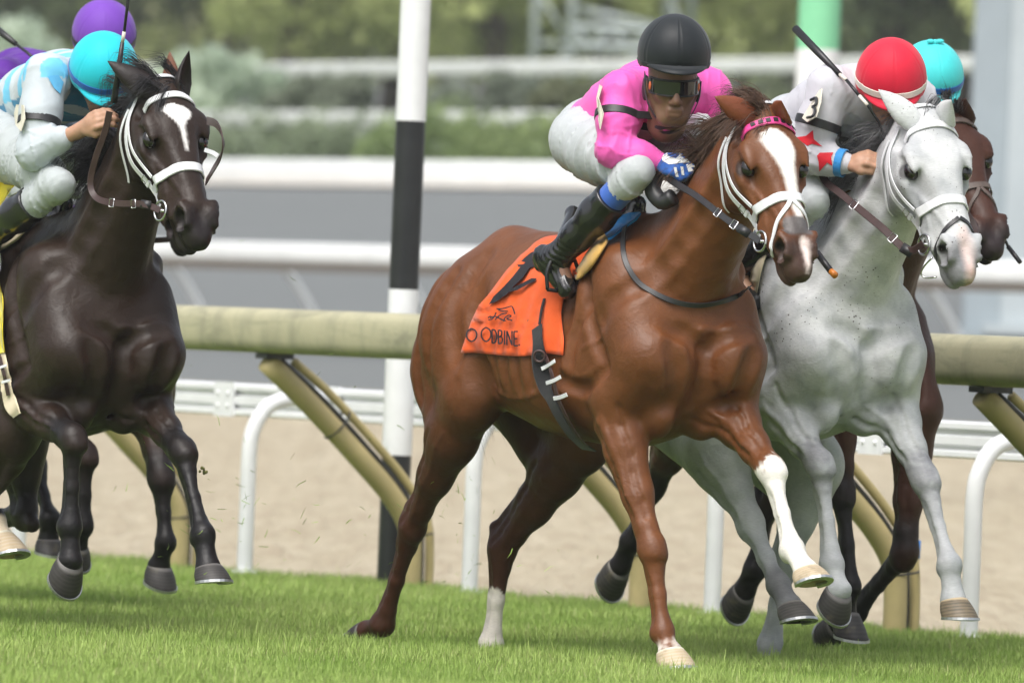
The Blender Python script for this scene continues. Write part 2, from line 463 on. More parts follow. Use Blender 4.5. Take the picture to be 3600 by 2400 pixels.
# ------------------------------------------------------------------ turf grass: real blades, nobody could count them
def grass():
    m, nt, b = new_mat('grass_blades')
    at = nt.nodes.new('ShaderNodeAttribute'); at.attribute_name = 'tint'
    nt.links.new(at.outputs['Color'], b.inputs['Base Color']); b.inputs['Roughness'].default_value = .5
    b.inputs['Specular IOR Level'].default_value = .35
    tr = nt.nodes.new('ShaderNodeBsdfTranslucent'); nt.links.new(at.outputs['Color'], tr.inputs[0])
    ms = nt.nodes.new('ShaderNodeMixShader'); ms.inputs[0].default_value = .25
    o = nt.nodes['Material Output']; nt.links.new(b.outputs[0], ms.inputs[1]); nt.links.new(tr.outputs[0], ms.inputs[2]); nt.links.new(ms.outputs[0], o.inputs[0])
    r = np.random.default_rng(5); up = np.array((0, 0, 1.0))
    # a few tufts, each a mesh of single blades, repeated over the turf by geometry nodes
    tufts = bpy.data.collections.new('grass_tufts'); NV, NB, RAD = 14, 46, .075
    for k in range(NV):
        a0 = r.uniform(0, 2 * pi, NB); rad = RAD * np.sqrt(r.uniform(0, 1, NB))
        P = np.stack([np.cos(a0) * rad, np.sin(a0) * rad, np.zeros(NB)], 1)
        Hh = r.uniform(.045, .090, NB) * np.where(r.uniform(0, 1, NB) < .05, 1.3, 1)
        az = r.uniform(0, 2 * pi, NB); lean = r.uniform(.05, .6, NB); w = r.uniform(.0013, .0026, NB)
        dx = np.stack([np.cos(az), np.sin(az), np.zeros(NB)], 1); side = np.stack([-np.sin(az + r.normal(size=NB) * .6), np.cos(az), np.zeros(NB)], 1)
        p0 = P + up * -.03; p1 = P + up * (Hh * .55)[:, None] + dx * (Hh * lean * .35)[:, None]; p2 = P + up * (Hh * (1 - lean * .30))[:, None] + dx * (Hh * lean)[:, None]
        ww = side * w[:, None]
        V = np.stack([p0 - ww, p0 + ww, p1 + ww * .8, p1 - ww * .8, p2], 1).reshape(-1, 3); b0 = np.arange(NB) * 5
        T = np.concatenate([np.stack([b0, b0 + 1, b0 + 2], 1), np.stack([b0, b0 + 2, b0 + 3], 1), np.stack([b0 + 3, b0 + 2, b0 + 4], 1)])
        t = np.clip((k + .5) / NV + r.normal(size=NB) * .22, 0, 1)[:, None]
        c = np.array((.26, .40, .075)) * (1 - t) + np.array((.41, .53, .15)) * t
        dry = r.uniform(0, 1, NB) < .06; c[dry] = np.array((.44, .44, .20)); c *= r.uniform(.75, 1.2, NB)[:, None]
        o = mesh_obj('grass_tuft', V, T, m, None, False, {'tint': np.repeat(c, 5, 0)})
        COL.objects.unlink(o); tufts.objects.link(o)
    N = 13500
    Y = r.uniform(25.4, 42.0, N * 3); X = r.uniform(-2400, 2400, N * 3) / FPX * Y; P = np.stack([X, Y, np.zeros_like(X)], 1)
    q = P @ NN; edge = 20.16 + .06 * np.sin(P @ FW * 3.1) + .04 * np.sin(P @ FW * 9.7 + 1)
    P = P[(q < edge) & (r.uniform(0, 1, N * 3) < np.clip(1.25 - (Y - 26) / 26, .4, 1))][:N]
    pat = np.clip(wobble(P, .8, 33, 3) * .5 + .5, 0, 1)
    me = bpy.data.meshes.new('grass'); me.vertices.add(len(P)); me.vertices.foreach_set('co', P.astype(np.float32).ravel())
    for nm, val in (('pick', np.clip((pat * NV * .75 + r.uniform(0, NV * .3, len(P))).astype(int), 0, NV - 1)),):
        a = me.attributes.new(nm, 'INT', 'POINT'); a.data.foreach_set('value', val.astype(np.int32))
    a = me.attributes.new('turn', 'FLOAT', 'POINT'); a.data.foreach_set('value', r.uniform(0, 6.28, len(P)).astype(np.float32))
    a = me.attributes.new('size', 'FLOAT', 'POINT'); a.data.foreach_set('value', (.85 + .3 * pat + r.normal(size=len(P)) * .06).astype(np.float32))
    me.materials.append(m)
    o = bpy.data.objects.new('grass', me); COL.objects.link(o)
    g = bpy.data.node_groups.new('grass_spread', 'GeometryNodeTree')
    g.interface.new_socket('Geometry', in_out='INPUT', socket_type='NodeSocketGeometry'); g.interface.new_socket('Geometry', in_out='OUTPUT', socket_type='NodeSocketGeometry')
    gi = g.nodes.new('NodeGroupInput'); go = g.nodes.new('NodeGroupOutput'); ip = g.nodes.new('GeometryNodeInstanceOnPoints'); ci = g.nodes.new('GeometryNodeCollectionInfo')
    ci.inputs['Collection'].default_value = tufts; ci.inputs['Separate Children'].default_value = True; ci.inputs['Reset Children'].default_value = True
    def attr(nm, ty):
        n = g.nodes.new('GeometryNodeInputNamedAttribute'); n.data_type = ty; n.inputs['Name'].default_value = nm; return n.outputs[0]
    cx = g.nodes.new('ShaderNodeCombineXYZ'); g.links.new(attr('turn', 'FLOAT'), cx.inputs[2])
    er = g.nodes.new('FunctionNodeEulerToRotation'); g.links.new(cx.outputs[0], er.inputs[0])
    ip.inputs['Pick Instance'].default_value = True
    g.links.new(gi.outputs[0], ip.inputs['Points']); g.links.new(ci.outputs[0], ip.inputs['Instance']); g.links.new(attr('pick', 'INT'), ip.inputs['Instance Index'])
    g.links.new(er.outputs[0], ip.inputs['Rotation']); g.links.new(attr('size', 'FLOAT'), ip.inputs['Scale']); g.links.new(ip.outputs[0], go.inputs[0])
    md = o.modifiers.new('spread', 'NODES'); md.node_group = g
    tag(o, 'short green racecourse turf, long enough to hide the hooves that touch it', 'grass', kind='stuff')
grass()

# ------------------------------------------------------------------ rails
def rail_mat():
    m, nt, b = new_mat('weathered_beige'); v = obj_vec(nt)
    vs = obj_vec(nt, (2.2, 2.2, 9)); n1 = noise_node(nt, 1.3, 5, .65, vs, .5)
    vd = obj_vec(nt, (3.6, 3.6, 1.4)); n2 = noise_node(nt, 1.7, 5, .7, vd, .5); n3 = noise_node(nt, 60, 3, .6, v)
    c = mix(nt, n3.outputs[0], (.40, .375, .235), (.455, .43, .29))
    c = mix(nt, ramp(nt, n1.outputs[0], [(.52, (0, 0, 0)), (.72, (.75, .75, .75))]), c, (.20, .20, .135))
    c = mix(nt, ramp(nt, n2.outputs[0], [(.46, (0, 0, 0)), (.72, (.85, .85, .85))]), c, (.25, .24, .165))
    nt.links.new(c, b.inputs['Base Color']); b.inputs['Roughness'].default_value = .55; bump(nt, b, n3.outputs[0], .1, .002)
    return m
M_BEIGE = rail_mat()
M_BEIGE_POST = plain('beige_post', (.50, .41, .20), .5, .4, 0, .12, 5, .05)
M_WHITE = plain('white_paint', (.78, .79, .80), .4, .5, 0, .05, 8, .03)
M_WHITE_FAR = plain('white_rail_far', (.72, .74, .74), .5, .4, 0, .08, 2, .0)
M_INFIELD = plain('greyed_white_rail', (.56, .58, .56), .5, .4, 0, .12, 2, 0)
M_BLACKP = plain('black_paint', (.018, .019, .021), .28, .5, 0, .2, 10, .03)
M_DARKMETAL = plain('dark_metal', (.05, .05, .05), .5, .5, .3, .3, 20)
M_GALV = plain('galvanised', (.32, .34, .36), .45, .5, .4, .12, 6)
M_BLUE = plain('blue_tape', (.02, .17, .52), .5, .4, 0, .1, 20)
def rail_run(name, label, q, s0, s1, z, r_y, r_z, mat, n=10, prof_fn=None):
    root = empty(name, tuple(qs(q, (s0 + s1) / 2, prof(q)))); tag(root, label, 'rail')
    return root
def set_local(o, root):
    """keep world-space mesh under a parent at root's place"""
    o.parent = root; o.matrix_parent_inverse = root.matrix_world.inverted() if False else Matrix.Translation(-root.location)
    return o
def build_in(mb, name, mat, root, smooth=True):
    o = mb.build(name, mat, None, smooth); return set_local(o, root)
def sweep(mb, sec, q, s0, s1, z, n=2):
    """extrude a section [(dq, dz)...] along the rail"""
    ss = np.linspace(s0, s1, n); k = len(sec)
    V = [qs(q + a, s, z + b) for s in ss for a, b in sec]
    Fc = [(i * k + j, i * k + (j + 1) % k, (i + 1) * k + (j + 1) % k, (i + 1) * k + j) for i in range(n - 1) for j in range(k)]
    Fc += [tuple(reversed(range(k))), tuple(range((n - 1) * k, n * k))]
    return mb.add(V, Fc)
# beige safety rail of the turf course
QR, QF = 19.15, 19.93
RS0, RS1 = s_at(-400, QF), s_at(4100, QF)
root = empty('turf_rail', tuple(qs(QF, s_at(1440, QF), 0)))
tag(root, 'beige weathered safety rail on slanted legs along the turf', 'rail')
sec = []
for i in range(28):
    a = 2 * pi * i / 28; ca, sa = cos(a), sin(a); e_ = 2 / 3.4
    sec.append((.105 * np.sign(ca) * abs(ca) ** e_, .100 * np.sign(sa) * abs(sa) ** e_))
rb = MB(); sweep(rb, sec, QR, RS0 - 4, RS1 + 2, 1.172, 40)
rl = build_in(rb, 'rail_cover', M_BEIGE, root)
feet = [620 - 818 * k for k in (1,)] + [620, 1440, 2250, 3150, 4000]
for px in feet:
    s = s_at(px, QF, 2050)
    P = lambda dq, z, ds=0.0: qs(QF + dq, s + ds, z)
    leg = MB(); path = spline([P(-.80, 1.035), P(-.55, .84), P(-.30, .625), P(-.12, .46), P(-.02, .32), P(0, .18), P(0, -.06)], 26)
    leg.tube(path, .049, 14); lo = build_in(leg, 'leg', M_BEIGE_POST, root)
    br = MB(); path2 = spline([P(-.66, 1.04), P(-.46, .90), P(-.22, .695), P(-.04, .52), (P(.075, .36)), P(.10, .20), P(.10, -.06)], 26)
    br.tube(path2, .021, 8); bo = build_in(br, 'brace', M_BEIGE_POST, root)
    cb = MB(); cb.tube(path2 * .55 + path * .45 + np.array((0, 0, .004)), .013, 6); build_in(cb, 'cable', M_DARKMETAL, root)
    for t in (6, 18):
        c = MB(); p = path[t]; d = unit(path[t + 1] - path[t]); a1 = unit(np.cross(d, FW)); sg = 1 if (path2[t] - p) @ a1 > 0 else -1; ring = [p + a1 * sg * (.030 + .082 * cos(x)) + FW * .053 * sin(x) for x in np.linspace(0, 2 * pi, 21)]
        c.tube(ring, .005, 5, False); build_in(c, 'clip', M_DARKMETAL, root)
    c = MB(); c.box(P(-.76, 1.06), NN * .07, FW * .05, (0, 0, .012)); build_in(c, 'bracket', M_DARKMETAL, root, False)
# white gooseneck rail of the dirt track
QW, QG = 19.96, 20.44
root = empty('dirt_track_rail', tuple(qs(QW, s_at(1650, QW), 0)))
tag(root, 'white ribbed aluminium rail on curved white posts beside the sand track', 'rail')
g = MB()
sec = [(-.03, -.078), (.03, -.078), (.03, .078), (-.03, .078), (-.045, .070), (-.045, .048), (-.018, .040), (-.018, .022), (-.040, .014), (-.040, -.020), (-.018, -.028), (-.018, -.042), (-.045, -.050), (-.045, -.070)]
sweep(g, sec, QG, RS0 - 6, RS1 + 3, .838, 2); build_in(g, 'rail_beam', M_WHITE, root, False)
for px in (857 - 800, 857, 1650, 2506, 3413):
    s = s_at(px, QW, 2060); P = lambda dq, z: qs(QW + dq, s, z)
    t = MB(); t.tube(spline([P(0, -.05), P(0, .35), P(0, .62), P(.025, .73), P(.085, .815), P(.18, .855), P(.30, .865), P(.43, .865)], 30), .037, 14)
    build_in(t, 'post', M_WHITE, root)
    b_ = MB(); b_.box(P(.44, .838) + FW * 0, NN * .012 , FW * .065, (0, 0, .085)); build_in(b_, 'bracket', M_WHITE, root, False)
    f_ = MB(); f_.tube([P(0, -.02), P(0, .055)], [.075, .06], 16); build_in(f_, 'foot', M_WHITE, root)
for px in (820, 1960, 3100):
    b_ = MB(); s = s_at(px, QG, 1420); c = qs(QG - .05, s, .838)
    b_.box(c, NN * .008, FW * .085, (0, 0, .082))
    for a in (-.045, .045):
        for z in (-.03, .03): b_.ball(c - NN * .010 + FW * a + np.array((0, 0, z)), .010, 8, 6)
    build_in(b_, 'splice_plate', M_WHITE, root, False)
# far rails: grey track, white kerb rail, two infield rails
def far_rail(name, label, q, z, hh, mat, post_ds, post_r, s_off=0.0, over=.6, thick=.08, under=None):
    root = empty(name, tuple(qs(q, s_at(1500, q), prof(q)))); tag(root, label, 'rail', None)
    a, b = s_at(-1900, q), s_at(5200, q)
    m = MB(); sec = [(thick * np.sign(cos(t)) * abs(cos(t)) ** .6, hh / 2 * np.sign(sin(t)) * abs(sin(t)) ** .6) for t in np.linspace(0, 2 * pi, 20, endpoint=False)]
    sweep(m, sec, q, a, b, z, 2); build_in(m, 'rail_beam', mat, root)
    s = a + s_off
    while s < b:
        t = MB(); P = lambda dq, zz: qs(q + dq, s, zz); z0 = prof(q + over)
        t.tube(spline([P(0, z - hh / 2), P(over * .35, z - hh / 2 - .10), P(over * .8, z0 + (z - z0) * .45), P(over, z0 + (z - z0) * .2), P(over, z0 - .1)], 12), post_r, 8)
        build_in(t, 'post', mat, root); s += post_ds
    if under:
        m = MB(); sweep(m, [(-thick * .7, -hh / 2 - .075), (thick * .9, -hh / 2 - .075), (thick * .9, -hh / 2 + .02), (-thick * .7, -hh / 2 + .02)], q, a, b, z, 2); build_in(m, 'shade_lip', under, root, False)  # dark strip: the rail's underside shade and a brown part beneath, as one colour
    return root
far_rail('grey_track_rail', 'blurred white rail crossing the grey track behind the beige rail', 45.0, 1.99, .21, M_WHITE_FAR, 2.3, .045, .9, .6, .08, plain('brown_underside_shade', (.13, .11, .09), .8))  # the brown also carries the shade of the rail's underside
far_rail('kerb_rail', 'wide bright white rail along the far edge of the grey track', 60.9, 3.40, .40, M_WHITE_FAR, 4, .05, 0, .3)
far_rail('infield_rail', 'white rail with a stubby post above the strip of grass', 66.0, 4.42, .25, M_INFIELD, 7.4, .11, 1.2, .15)
far_rail('far_infield_rail', 'farthest white rail, in front of the trees', 75.0, 5.72, .26, M_INFIELD, 9, .06, 3, .15)
# poles
def pole(name, label, px, py, Y, r, bands, z1, hue):
    p = ray(px, py) * Y; b = np.array((p[0], Y, prof(np.array((p[0], Y, 0)) @ NN)))
    root = empty(name, tuple(b)); tag(root, label, 'pole')
    for i, (za, zb, mt) in enumerate(bands):
        m = MB(); zz = np.array((0, 0, 1.0)); m.tube([b + zz * (za - b[2]), b + zz * (zb - b[2])], r + (.0012 if i % 2 else 0), 28, False)
        build_in(m, 'band', mt, root)
    m = MB(); m.ball(b + np.array((0, 0, z1 - b[2])), (r * 1.02, r * 1.02, r * .4), 20, 8); build_in(m, 'cap', bands[-1][2], root)
    return root
pole('marker_pole', 'tall black and white striped marker pole beside the rail', 1376, 2045, 37.6, .0675,
     [(-.1, .632, M_BLACKP), (.632, 1.385, M_WHITE), (1.385, 2.15, M_BLACKP), (2.15, 2.93, M_WHITE), (2.93, 3.7, M_BLACKP), (3.7, 4.4, M_WHITE)], 4.4, None)
M_GREENP = plain('green_paint', (.22, .58, .34), .5, .4, 0, .06, 6, .02)
pole('distance_pole', 'tall pole painted pale green over white behind the red cap', 2820, 1500, 54.0, .138,
     [(.2, 1.30, M_GREENP), (1.30, 3.155, M_WHITE), (3.155, 5.0, M_GREENP), (5.0, 6.2, M_WHITE)], 6.2, None)
# stake with blue tape
sp = on_plane(3200, 2190, 20.05); r_ = empty('stake', (sp[0], sp[1], 0)); tag(r_, 'short wooden stake with blue tape at its top', 'stake')
m = MB(); m.tube([(sp[0], sp[1], -.05), (sp[0] + .006, sp[1], .345)], .022, 10); build_in(m, 'shaft', M_BEIGE_POST, r_)
m = MB(); m.tube([(sp[0] + .006, sp[1], .345), (sp[0] + .0075, sp[1], .42)], .0235, 10); build_in(m, 'tape', M_BLUE, r_)
# two big columns on the right
def column(label, px, w, q, mat):
    Y = q / (NN[1] + NN[0] * (px - 1800) / FPX); x = (px - 1800) / FPX * Y; z0 = prof(q)
    root = empty('steel_column', (x, Y, z0)); tag(root, label, 'column', 'big steel columns behind the rail')
    m = MB(); m.box((x, Y, z0 + 5), (w / 2, 0, 0), (0, w / 2, 0), (0, 0, 5.2)); build_in(m, 'shaft', mat, root, False)
    m = MB(); m.box((x, Y, z0 + .05), (w * .8, 0, 0), (0, w * .8, 0), (0, 0, .05)); build_in(m, 'base_plate', mat, root, False)
    m = MB(); m.box((x + w * .5 + .03, Y - .1, z0 + 5), (.03, 0, 0), (0, .06, 0), (0, 0, 5.0)); build_in(m, 'conduit', mat, root, False)
M_COL = plain('pale_blue_grey_paint', (.44, .49, .51), .5, .4, 0, .06, 1.5, .02)
M_COL2 = plain('blue_grey_paint', (.32, .37, .40), .5, .4, 0, .06, 1.5, .02)
column('slim blue-grey steel column left of the paler one', 3437, .32, 48.0, M_COL2)
column('broad pale steel column at the right edge of the photo', 3605, .55, 48.4, M_COL)

# lattice tower in front of the trees
def lattice():
    Y = 165.0; X = lambda px: (px - 1800) / FPX * Y
    Z = lambda py, px: CZ + (1200 - (py - ROLL * (px - 1800))) / FPX * Y
    root = empty('lattice_tower', (X(1890), Y, prof(X(1890) * NN[0] + Y * NN[1]))); tag(root, 'pale grey lattice steel tower with a side arm in front of the trees', 'tower')
    mt = plain('tower_grey', (.46, .51, .51), .5, .4, .1, .06, 1)
    def mast(name, x0, x1, zb, zt, d=.8, r=.09):
        for i, (x, y) in enumerate(((x0, Y), (x1, Y), (x0, Y + d), (x1, Y + d))):
            m = MB(); m.tube([(x, y, zb), (x, y, zt)], r, 6); build_in(m, 'upright', mt, root)
        n = max(2, int((zt - zb) / .95)); zz = np.linspace(zb, zt, n + 1)
        for i in range(n):
            a, b = (x0, x1) if i % 2 else (x1, x0)
            for y in (Y, Y + d):
                m = MB(); m.tube([(a, y, zz[i]), (b, y, zz[i + 1])], .032, 6); m.tube([(x0, y, zz[i]), (x1, y, zz[i])], .032, 6); build_in(m, 'brace', mt, root)
    z0 = prof(Y * NN[1])
    mast('mast', X(1835), X(1965), z0 - .2, 12.5)
    mast('mast', X(2300), X(2385), Z(165, 2300), 12.5, .8, .08)
    for za, zb in ((Z(165, 2100), Z(98, 2100)),):
        for y in (Y, Y + .8):
            m = MB(); m.tube([(X(1965), y, za), (X(2385), y, za - .0)], .075, 6); m.tube([(X(1965), y, zb), (X(2385), y, zb)], .075, 6); build_in(m, 'chord', mt, root)
            for i in range(6):
                a = 1965 + 70 * i; m = MB(); m.tube([(X(a), y, za if i % 2 else zb), (X(a + 70), y, zb if i % 2 else za)], .05, 6); build_in(m, 'brace', mt, root)
    for x0_, x1_, za, zb in ((1990, 2290, Z(30, 2000), Z(95, 2290)), (1980, 2240, Z(330, 2000), Z(170, 2240))):
        m = MB(); m.tube([(X(x0_), Y + .4, za), (X(x1_), Y + .4, zb)], .07, 6); build_in(m, 'strut', mt, root)
lattice()

# ------------------------------------------------------------------ trees and shrubs
def leaf_mat(name, c):
    m, nt, b = new_mat(name)
    at = nt.nodes.new('ShaderNodeAttribute'); at.attribute_name = 'tint'
    nt.links.new(at.outputs['Color'], b.inputs['Base Color']); b.inputs['Roughness'].default_value = .6; b.inputs['Specular IOR Level'].default_value = .25
    tr = nt.nodes.new('ShaderNodeBsdfTranslucent'); nt.links.new(at.outputs['Color'], tr.inputs[0])
    ms = nt.nodes.new('ShaderNodeMixShader'); ms.inputs[0].default_value = .40
    o = nt.nodes['Material Output']; nt.links.new(b.outputs[0], ms.inputs[1]); nt.links.new(tr.outputs[0], ms.inputs[2]); nt.links.new(ms.outputs[0], o.inputs[0])
    return m
M_LEAF = leaf_mat('leaves', None)
M_BARK = plain('bark', (.10, .08, .06), .9, .2, 0, .3, 6, .5, .03)
def crown(name, root, c, R, n, size, cols, clumps, r):
    """leaf-sized faces spread through clumps inside the crown"""
    cc = []
    for i in range(clumps):
        d = r.normal(size=3); d /= np.linalg.norm(d); d *= r.uniform(.25, 1.0) ** .6
        cc.append((np.array(c) + d * np.array(R) * .78, r.uniform(.22, .42) * np.mean(R), r.uniform(0, 1)))
    V, C = [], []
    per = n // clumps
    for (p, rad, t) in cc:
        d = r.normal(size=(per, 3)); d /= np.linalg.norm(d, axis=1)[:, None]
        P = p + d * rad * (r.uniform(.3, 1, per) ** .45)[:, None] * np.array((1, 1, .85))
        a = r.normal(size=(per, 3)); a /= np.linalg.norm(a, axis=1)[:, None]
        b = np.cross(a, r.normal(size=(per, 3))); b /= np.linalg.norm(b, axis=1)[:, None] + 1e-9
        sz = size * r.uniform(.6, 1.4, per)[:, None]
        V.append(np.stack([P - a * sz, P + b * sz * .5, P + a * sz, P - b * sz * .5], 1).reshape(-1, 3))
        tt = np.clip(t + r.normal(size=per) * .25, 0, 1)[:, None]
        C.append(np.repeat(np.array(cols[0]) * (1 - tt) + np.array(cols[1]) * tt, 4, 0))
    V = np.concatenate(V); C = np.concatenate(C)
    Fc = np.arange(len(V)).reshape(-1, 4)
    o = mesh_obj(name, V, Fc, M_LEAF, None, False, {'tint': C}); return set_local(o, root)
def tree(label, px, q, h, R, cols, n=5200, size=.16, group='trees beyond the infield', seed=0, cat='tree', trunk=True, name='tree'):
    r = np.random.default_rng(100 + seed)
    Y = q / (NN[1] + NN[0] * (px - 1800) / FPX); x = (px - 1800) / FPX * Y; z0 = prof(q)
    root = empty(name, (x, Y, z0)); tag(root, label, cat, group)
    if trunk:
        m = MB(); top = np.array((x + r.normal() * .3, Y, z0 + h * .62))
        m.tube(spline([(x, Y, z0 - .2), (x + r.normal() * .12, Y, z0 + h * .25), top], 10), np.linspace(.05 * h * .8, .02 * h, 10), 10)
        for i in range(6):
            a = r.uniform(0, 6.28); s_ = np.array((x, Y, z0 + h * r.uniform(.2, .5)))
            m.tube(spline([s_, s_ + np.array((cos(a) * R[0] * .35, sin(a) * R[1] * .35, h * .12)), s_ + np.array((cos(a) * R[0] * .75, sin(a) * R[1] * .75, h * .28))], 7), np.linspace(.018 * h, .006 * h, 7), 7)
        build_in(m, 'trunk', M_BARK, root)
    crown('crown', root, (x, Y, z0 + h - R[2] * .95), R, n, size, cols, 34 if trunk else 20, r)
OL = ((.34, .39, .15), (.66, .71, .32)); DK = ((.10, .135, .065), (.25, .30, .14)); YG = ((.48, .54, .20), (.78, .82, .42)); SG = ((.46, .55, .43), (.68, .76, .62)); BR = ((.28, .29, .15), (.52, .52, .30))
TT = [('dark green tree at the far left of the tree line', -250, 94, 8.5, (3.6, 3.0, 3.9), DK), ('dark tree behind the purple cap', 330, 96, 8.6, (3.2, 2.6, 3.8), DK),
      ('brownish olive tree above the dark horse', 700, 98, 8.4, (3.0, 2.6, 3.6), BR), ('olive tree left of the striped pole', 1000, 93, 8.0, (3.0, 2.6, 3.8), OL),
      ('yellow-green tree just behind the striped pole', 1340, 96, 8.3, (3.2, 2.8, 3.8), YG), ('olive tree between the striped pole and the lattice tower', 1680, 95, 8.2, (3.0, 2.8, 3.8), OL),
      ('yellow-green tree behind the lattice tower', 2080, 98, 8.6, (3.4, 2.8, 4.0), YG), ('pale olive tree behind the black cap', 2450, 94, 8.3, (3.0, 2.8, 3.9), YG),
      ('olive tree left of the green pole', 2700, 97, 8.4, (2.6, 2.4, 3.8), OL), ('dark brown-green tree right of the green pole', 3060, 95, 8.5, (3.4, 2.8, 4.0), DK),
      ('dark tree beside the slim steel column', 3370, 98, 8.6, (3.0, 2.6, 4.0), BR), ('olive tree behind the broad steel column', 3750, 96, 8.6, (3.2, 2.6, 4.0), OL)]
for i, t in enumerate(TT): tree(*t, seed=i)
for i, (px, q, h) in enumerate([(-350, 112, 9), (100, 114, 9.5), (520, 112, 9.3), (880, 115, 9.4), (1180, 113, 9.5), (1500, 115, 9.3), (1880, 113, 9.6), (2260, 115, 9.5), (2600, 113, 9.4), (2900, 115, 9.6), (3230, 113, 9.5), (3600, 115, 9.5)]):
    tree(['far dim tree at the far left', 'far dim tree behind the purple cap', 'far dim tree above the whip of the dark horse rider', 'far dim tree above the far white rail, left of the striped pole', 'far dim tree left of the striped pole top', 'far dim tree right of the striped pole top', 'far dim tree behind the lattice mast', 'far dim tree behind the lattice side arm', 'far dim tree right of the black cap', 'far dim tree right of the green pole top', 'far dim tree above the aqua cap', 'far dim tree behind the steel columns'][i], px, q, h, (3.8, 3.0, 4.4), (DK, DK, OL, BR, YG, OL, OL, YG, YG, BR, DK, OL)[i], 4200, .2, 'second row of trees', 40 + i)
for i, (lab, px, q, h, R, c) in enumerate([
      ('pale sage shrub behind the riding crop at the far left', 60, 71, 2.6, (1.3, 1.0, 1.5), SG), ('pale sage shrub behind the ears of the dark horse', 735, 70, 2.1, (1.25, 1.0, 1.15), SG),
      ('low grey-green shrub between the two infield rails', 1120, 69.5, 1.35, (1.5, .8, .7), ((.15, .18, .12), (.30, .34, .25))),
      ('low grey-green shrub left of the lattice tower foot', 1720, 70, 1.35, (1.4, .8, .7), ((.16, .19, .13), (.30, .34, .27))),
      ('low olive shrub behind the pink jockey', 2050, 69.5, 1.3, (1.3, .8, .65), ((.12, .14, .07), (.24, .26, .15))),
      ('low shrub at the foot of the green pole', 2640, 69.5, 1.3, (1.4, .8, .65), ((.12, .15, .08), (.25, .28, .17)))]):
    tree(lab, px, q, h, R, c, 3000, .09, 'shrubs between the infield rails', 70 + i, 'shrub', False, 'shrub')
for i, (px, c) in enumerate([(620, ((.20, .24, .16), (.36, .41, .30))), (1080, ((.20, .25, .15), (.36, .42, .28))), (1560, ((.20, .28, .10), (.36, .45, .20))), (1950, ((.20, .27, .10), (.36, .44, .20))), (2380, ((.11, .16, .05), (.2, .26, .12))), (2700, ((.11, .16, .06), (.2, .26, .12)))]):
    tree(['grey-green low bush beside the cheek of the dark horse', 'grey-green low bush left of the striped pole', 'bright green low bush right of the striped pole', 'bright green low bush behind the breeches of the pink jockey', 'green low bush hidden behind the pink jockey', 'green low bush behind the chestnut mane'][i],
         px, 63.2, 1.05, (2.0, .7, .62), c, 2600, .06, 'low bushes behind the wide white rail', 90 + i, 'shrub', False, 'low_bush')
# ------------------------------------------------------------------ air: pale even haze round the whole scene
def haze():
    m = bpy.data.materials.new('haze_air'); m.use_nodes = True; nt = m.node_tree; nt.nodes.clear()
    o = nt.nodes.new('ShaderNodeOutputMaterial'); v = nt.nodes.new('ShaderNodeVolumePrincipled')
    v.inputs['Color'].default_value = (.93, .96, .97, 1); v.inputs['Density'].default_value = HAZE; v.inputs['Anisotropy'].default_value = .2
    nt.links.new(v.outputs[0], o.inputs['Volume'])
    b = MB(); b.box((0, 150, 9.25), (900, 0, 0), (0, 1000, 0), (0, 0, 10.3)); tag(b.build('haze', m, None, False), 'thin pale haze over the racecourse', 'haze', kind='stuff')
HAZE = .00055
haze()
# ------------------------------------------------------------------ shared materials
M_STEEL = plain('horseshoe_steel', (.55, .56, .56), .35, .5, .9, .15, 60)
M_EYE, _nt, _b = new_mat('eye_dark'); _b.inputs['Base Color'].default_value = (.008, .006, .005, 1); _b.inputs['Roughness'].default_value = .08; _b.inputs['Coat Weight'].default_value = .5
def hoof_mat(name, a, b_):
    m, nt, b = new_mat(name)
    v = obj_vec(nt, (14, 14, 60)); n = noise_node(nt, 1.0, 5, .6, v); v2 = obj_vec(nt); n2 = noise_node(nt, 12, 4, .6, v2)
    at = nt.nodes.new('ShaderNodeAttribute'); at.attribute_name = 'height'
    mp = nt.nodes.new('ShaderNodeMath'); mp.operation = 'MULTIPLY_ADD'; mp.inputs[1].default_value = .14; nt.links.new(n2.outputs[0], mp.inputs[0]); nt.links.new(at.outputs['Fac'], mp.inputs[2])
    wv = nt.nodes.new('ShaderNodeTexWave'); wv.inputs['Scale'].default_value = 2.2; wv.inputs['Distortion'].default_value = 1.5; wv.bands_direction = 'X'; nt.links.new(at.outputs['Color'], wv.inputs['Vector'])
    c = mix(nt, n2.outputs[0], mix(nt, n.outputs[0], a, b_), tuple(x * .7 for x in a))
    c = mix(nt, ramp(nt, wv.outputs[0], [(.3, (0, 0, 0)), (.8, (.14, .14, .14))]), c, tuple(min(.7, x * 1.5 + .02) for x in b_))
    c = mix(nt, ramp(nt, mp.outputs[0], [(.13, (.8, .8, .8)), (.24, (0, 0, 0))]), c, tuple(min(.70, x * 1.3 + .06) for x in b_))
    c = mix(nt, ramp(nt, n2.outputs[0], [(.58, (0, 0, 0)), (.75, (.6, .6, .6))]), c, (.14, .12, .07))
    nt.links.new(c, b.inputs['Base Color'])
    b.inputs['Roughness'].default_value = .55
    bump(nt, b, n.outputs[0], .35, .003)
    return m
M_HOOF = hoof_mat('hoof_dark', (.022, .020, .019), (.065, .058, .052))
M_HOOF_PALE = hoof_mat('hoof_pale', (.50, .38, .23), (.66, .55, .40))
M_HOOF_GREY = hoof_mat('hoof_grey', (.05, .047, .045), (.16, .145, .125))
M_HOOF_MIX = hoof_mat('hoof_mixed', (.03, .028, .028), (.40, .31, .18))
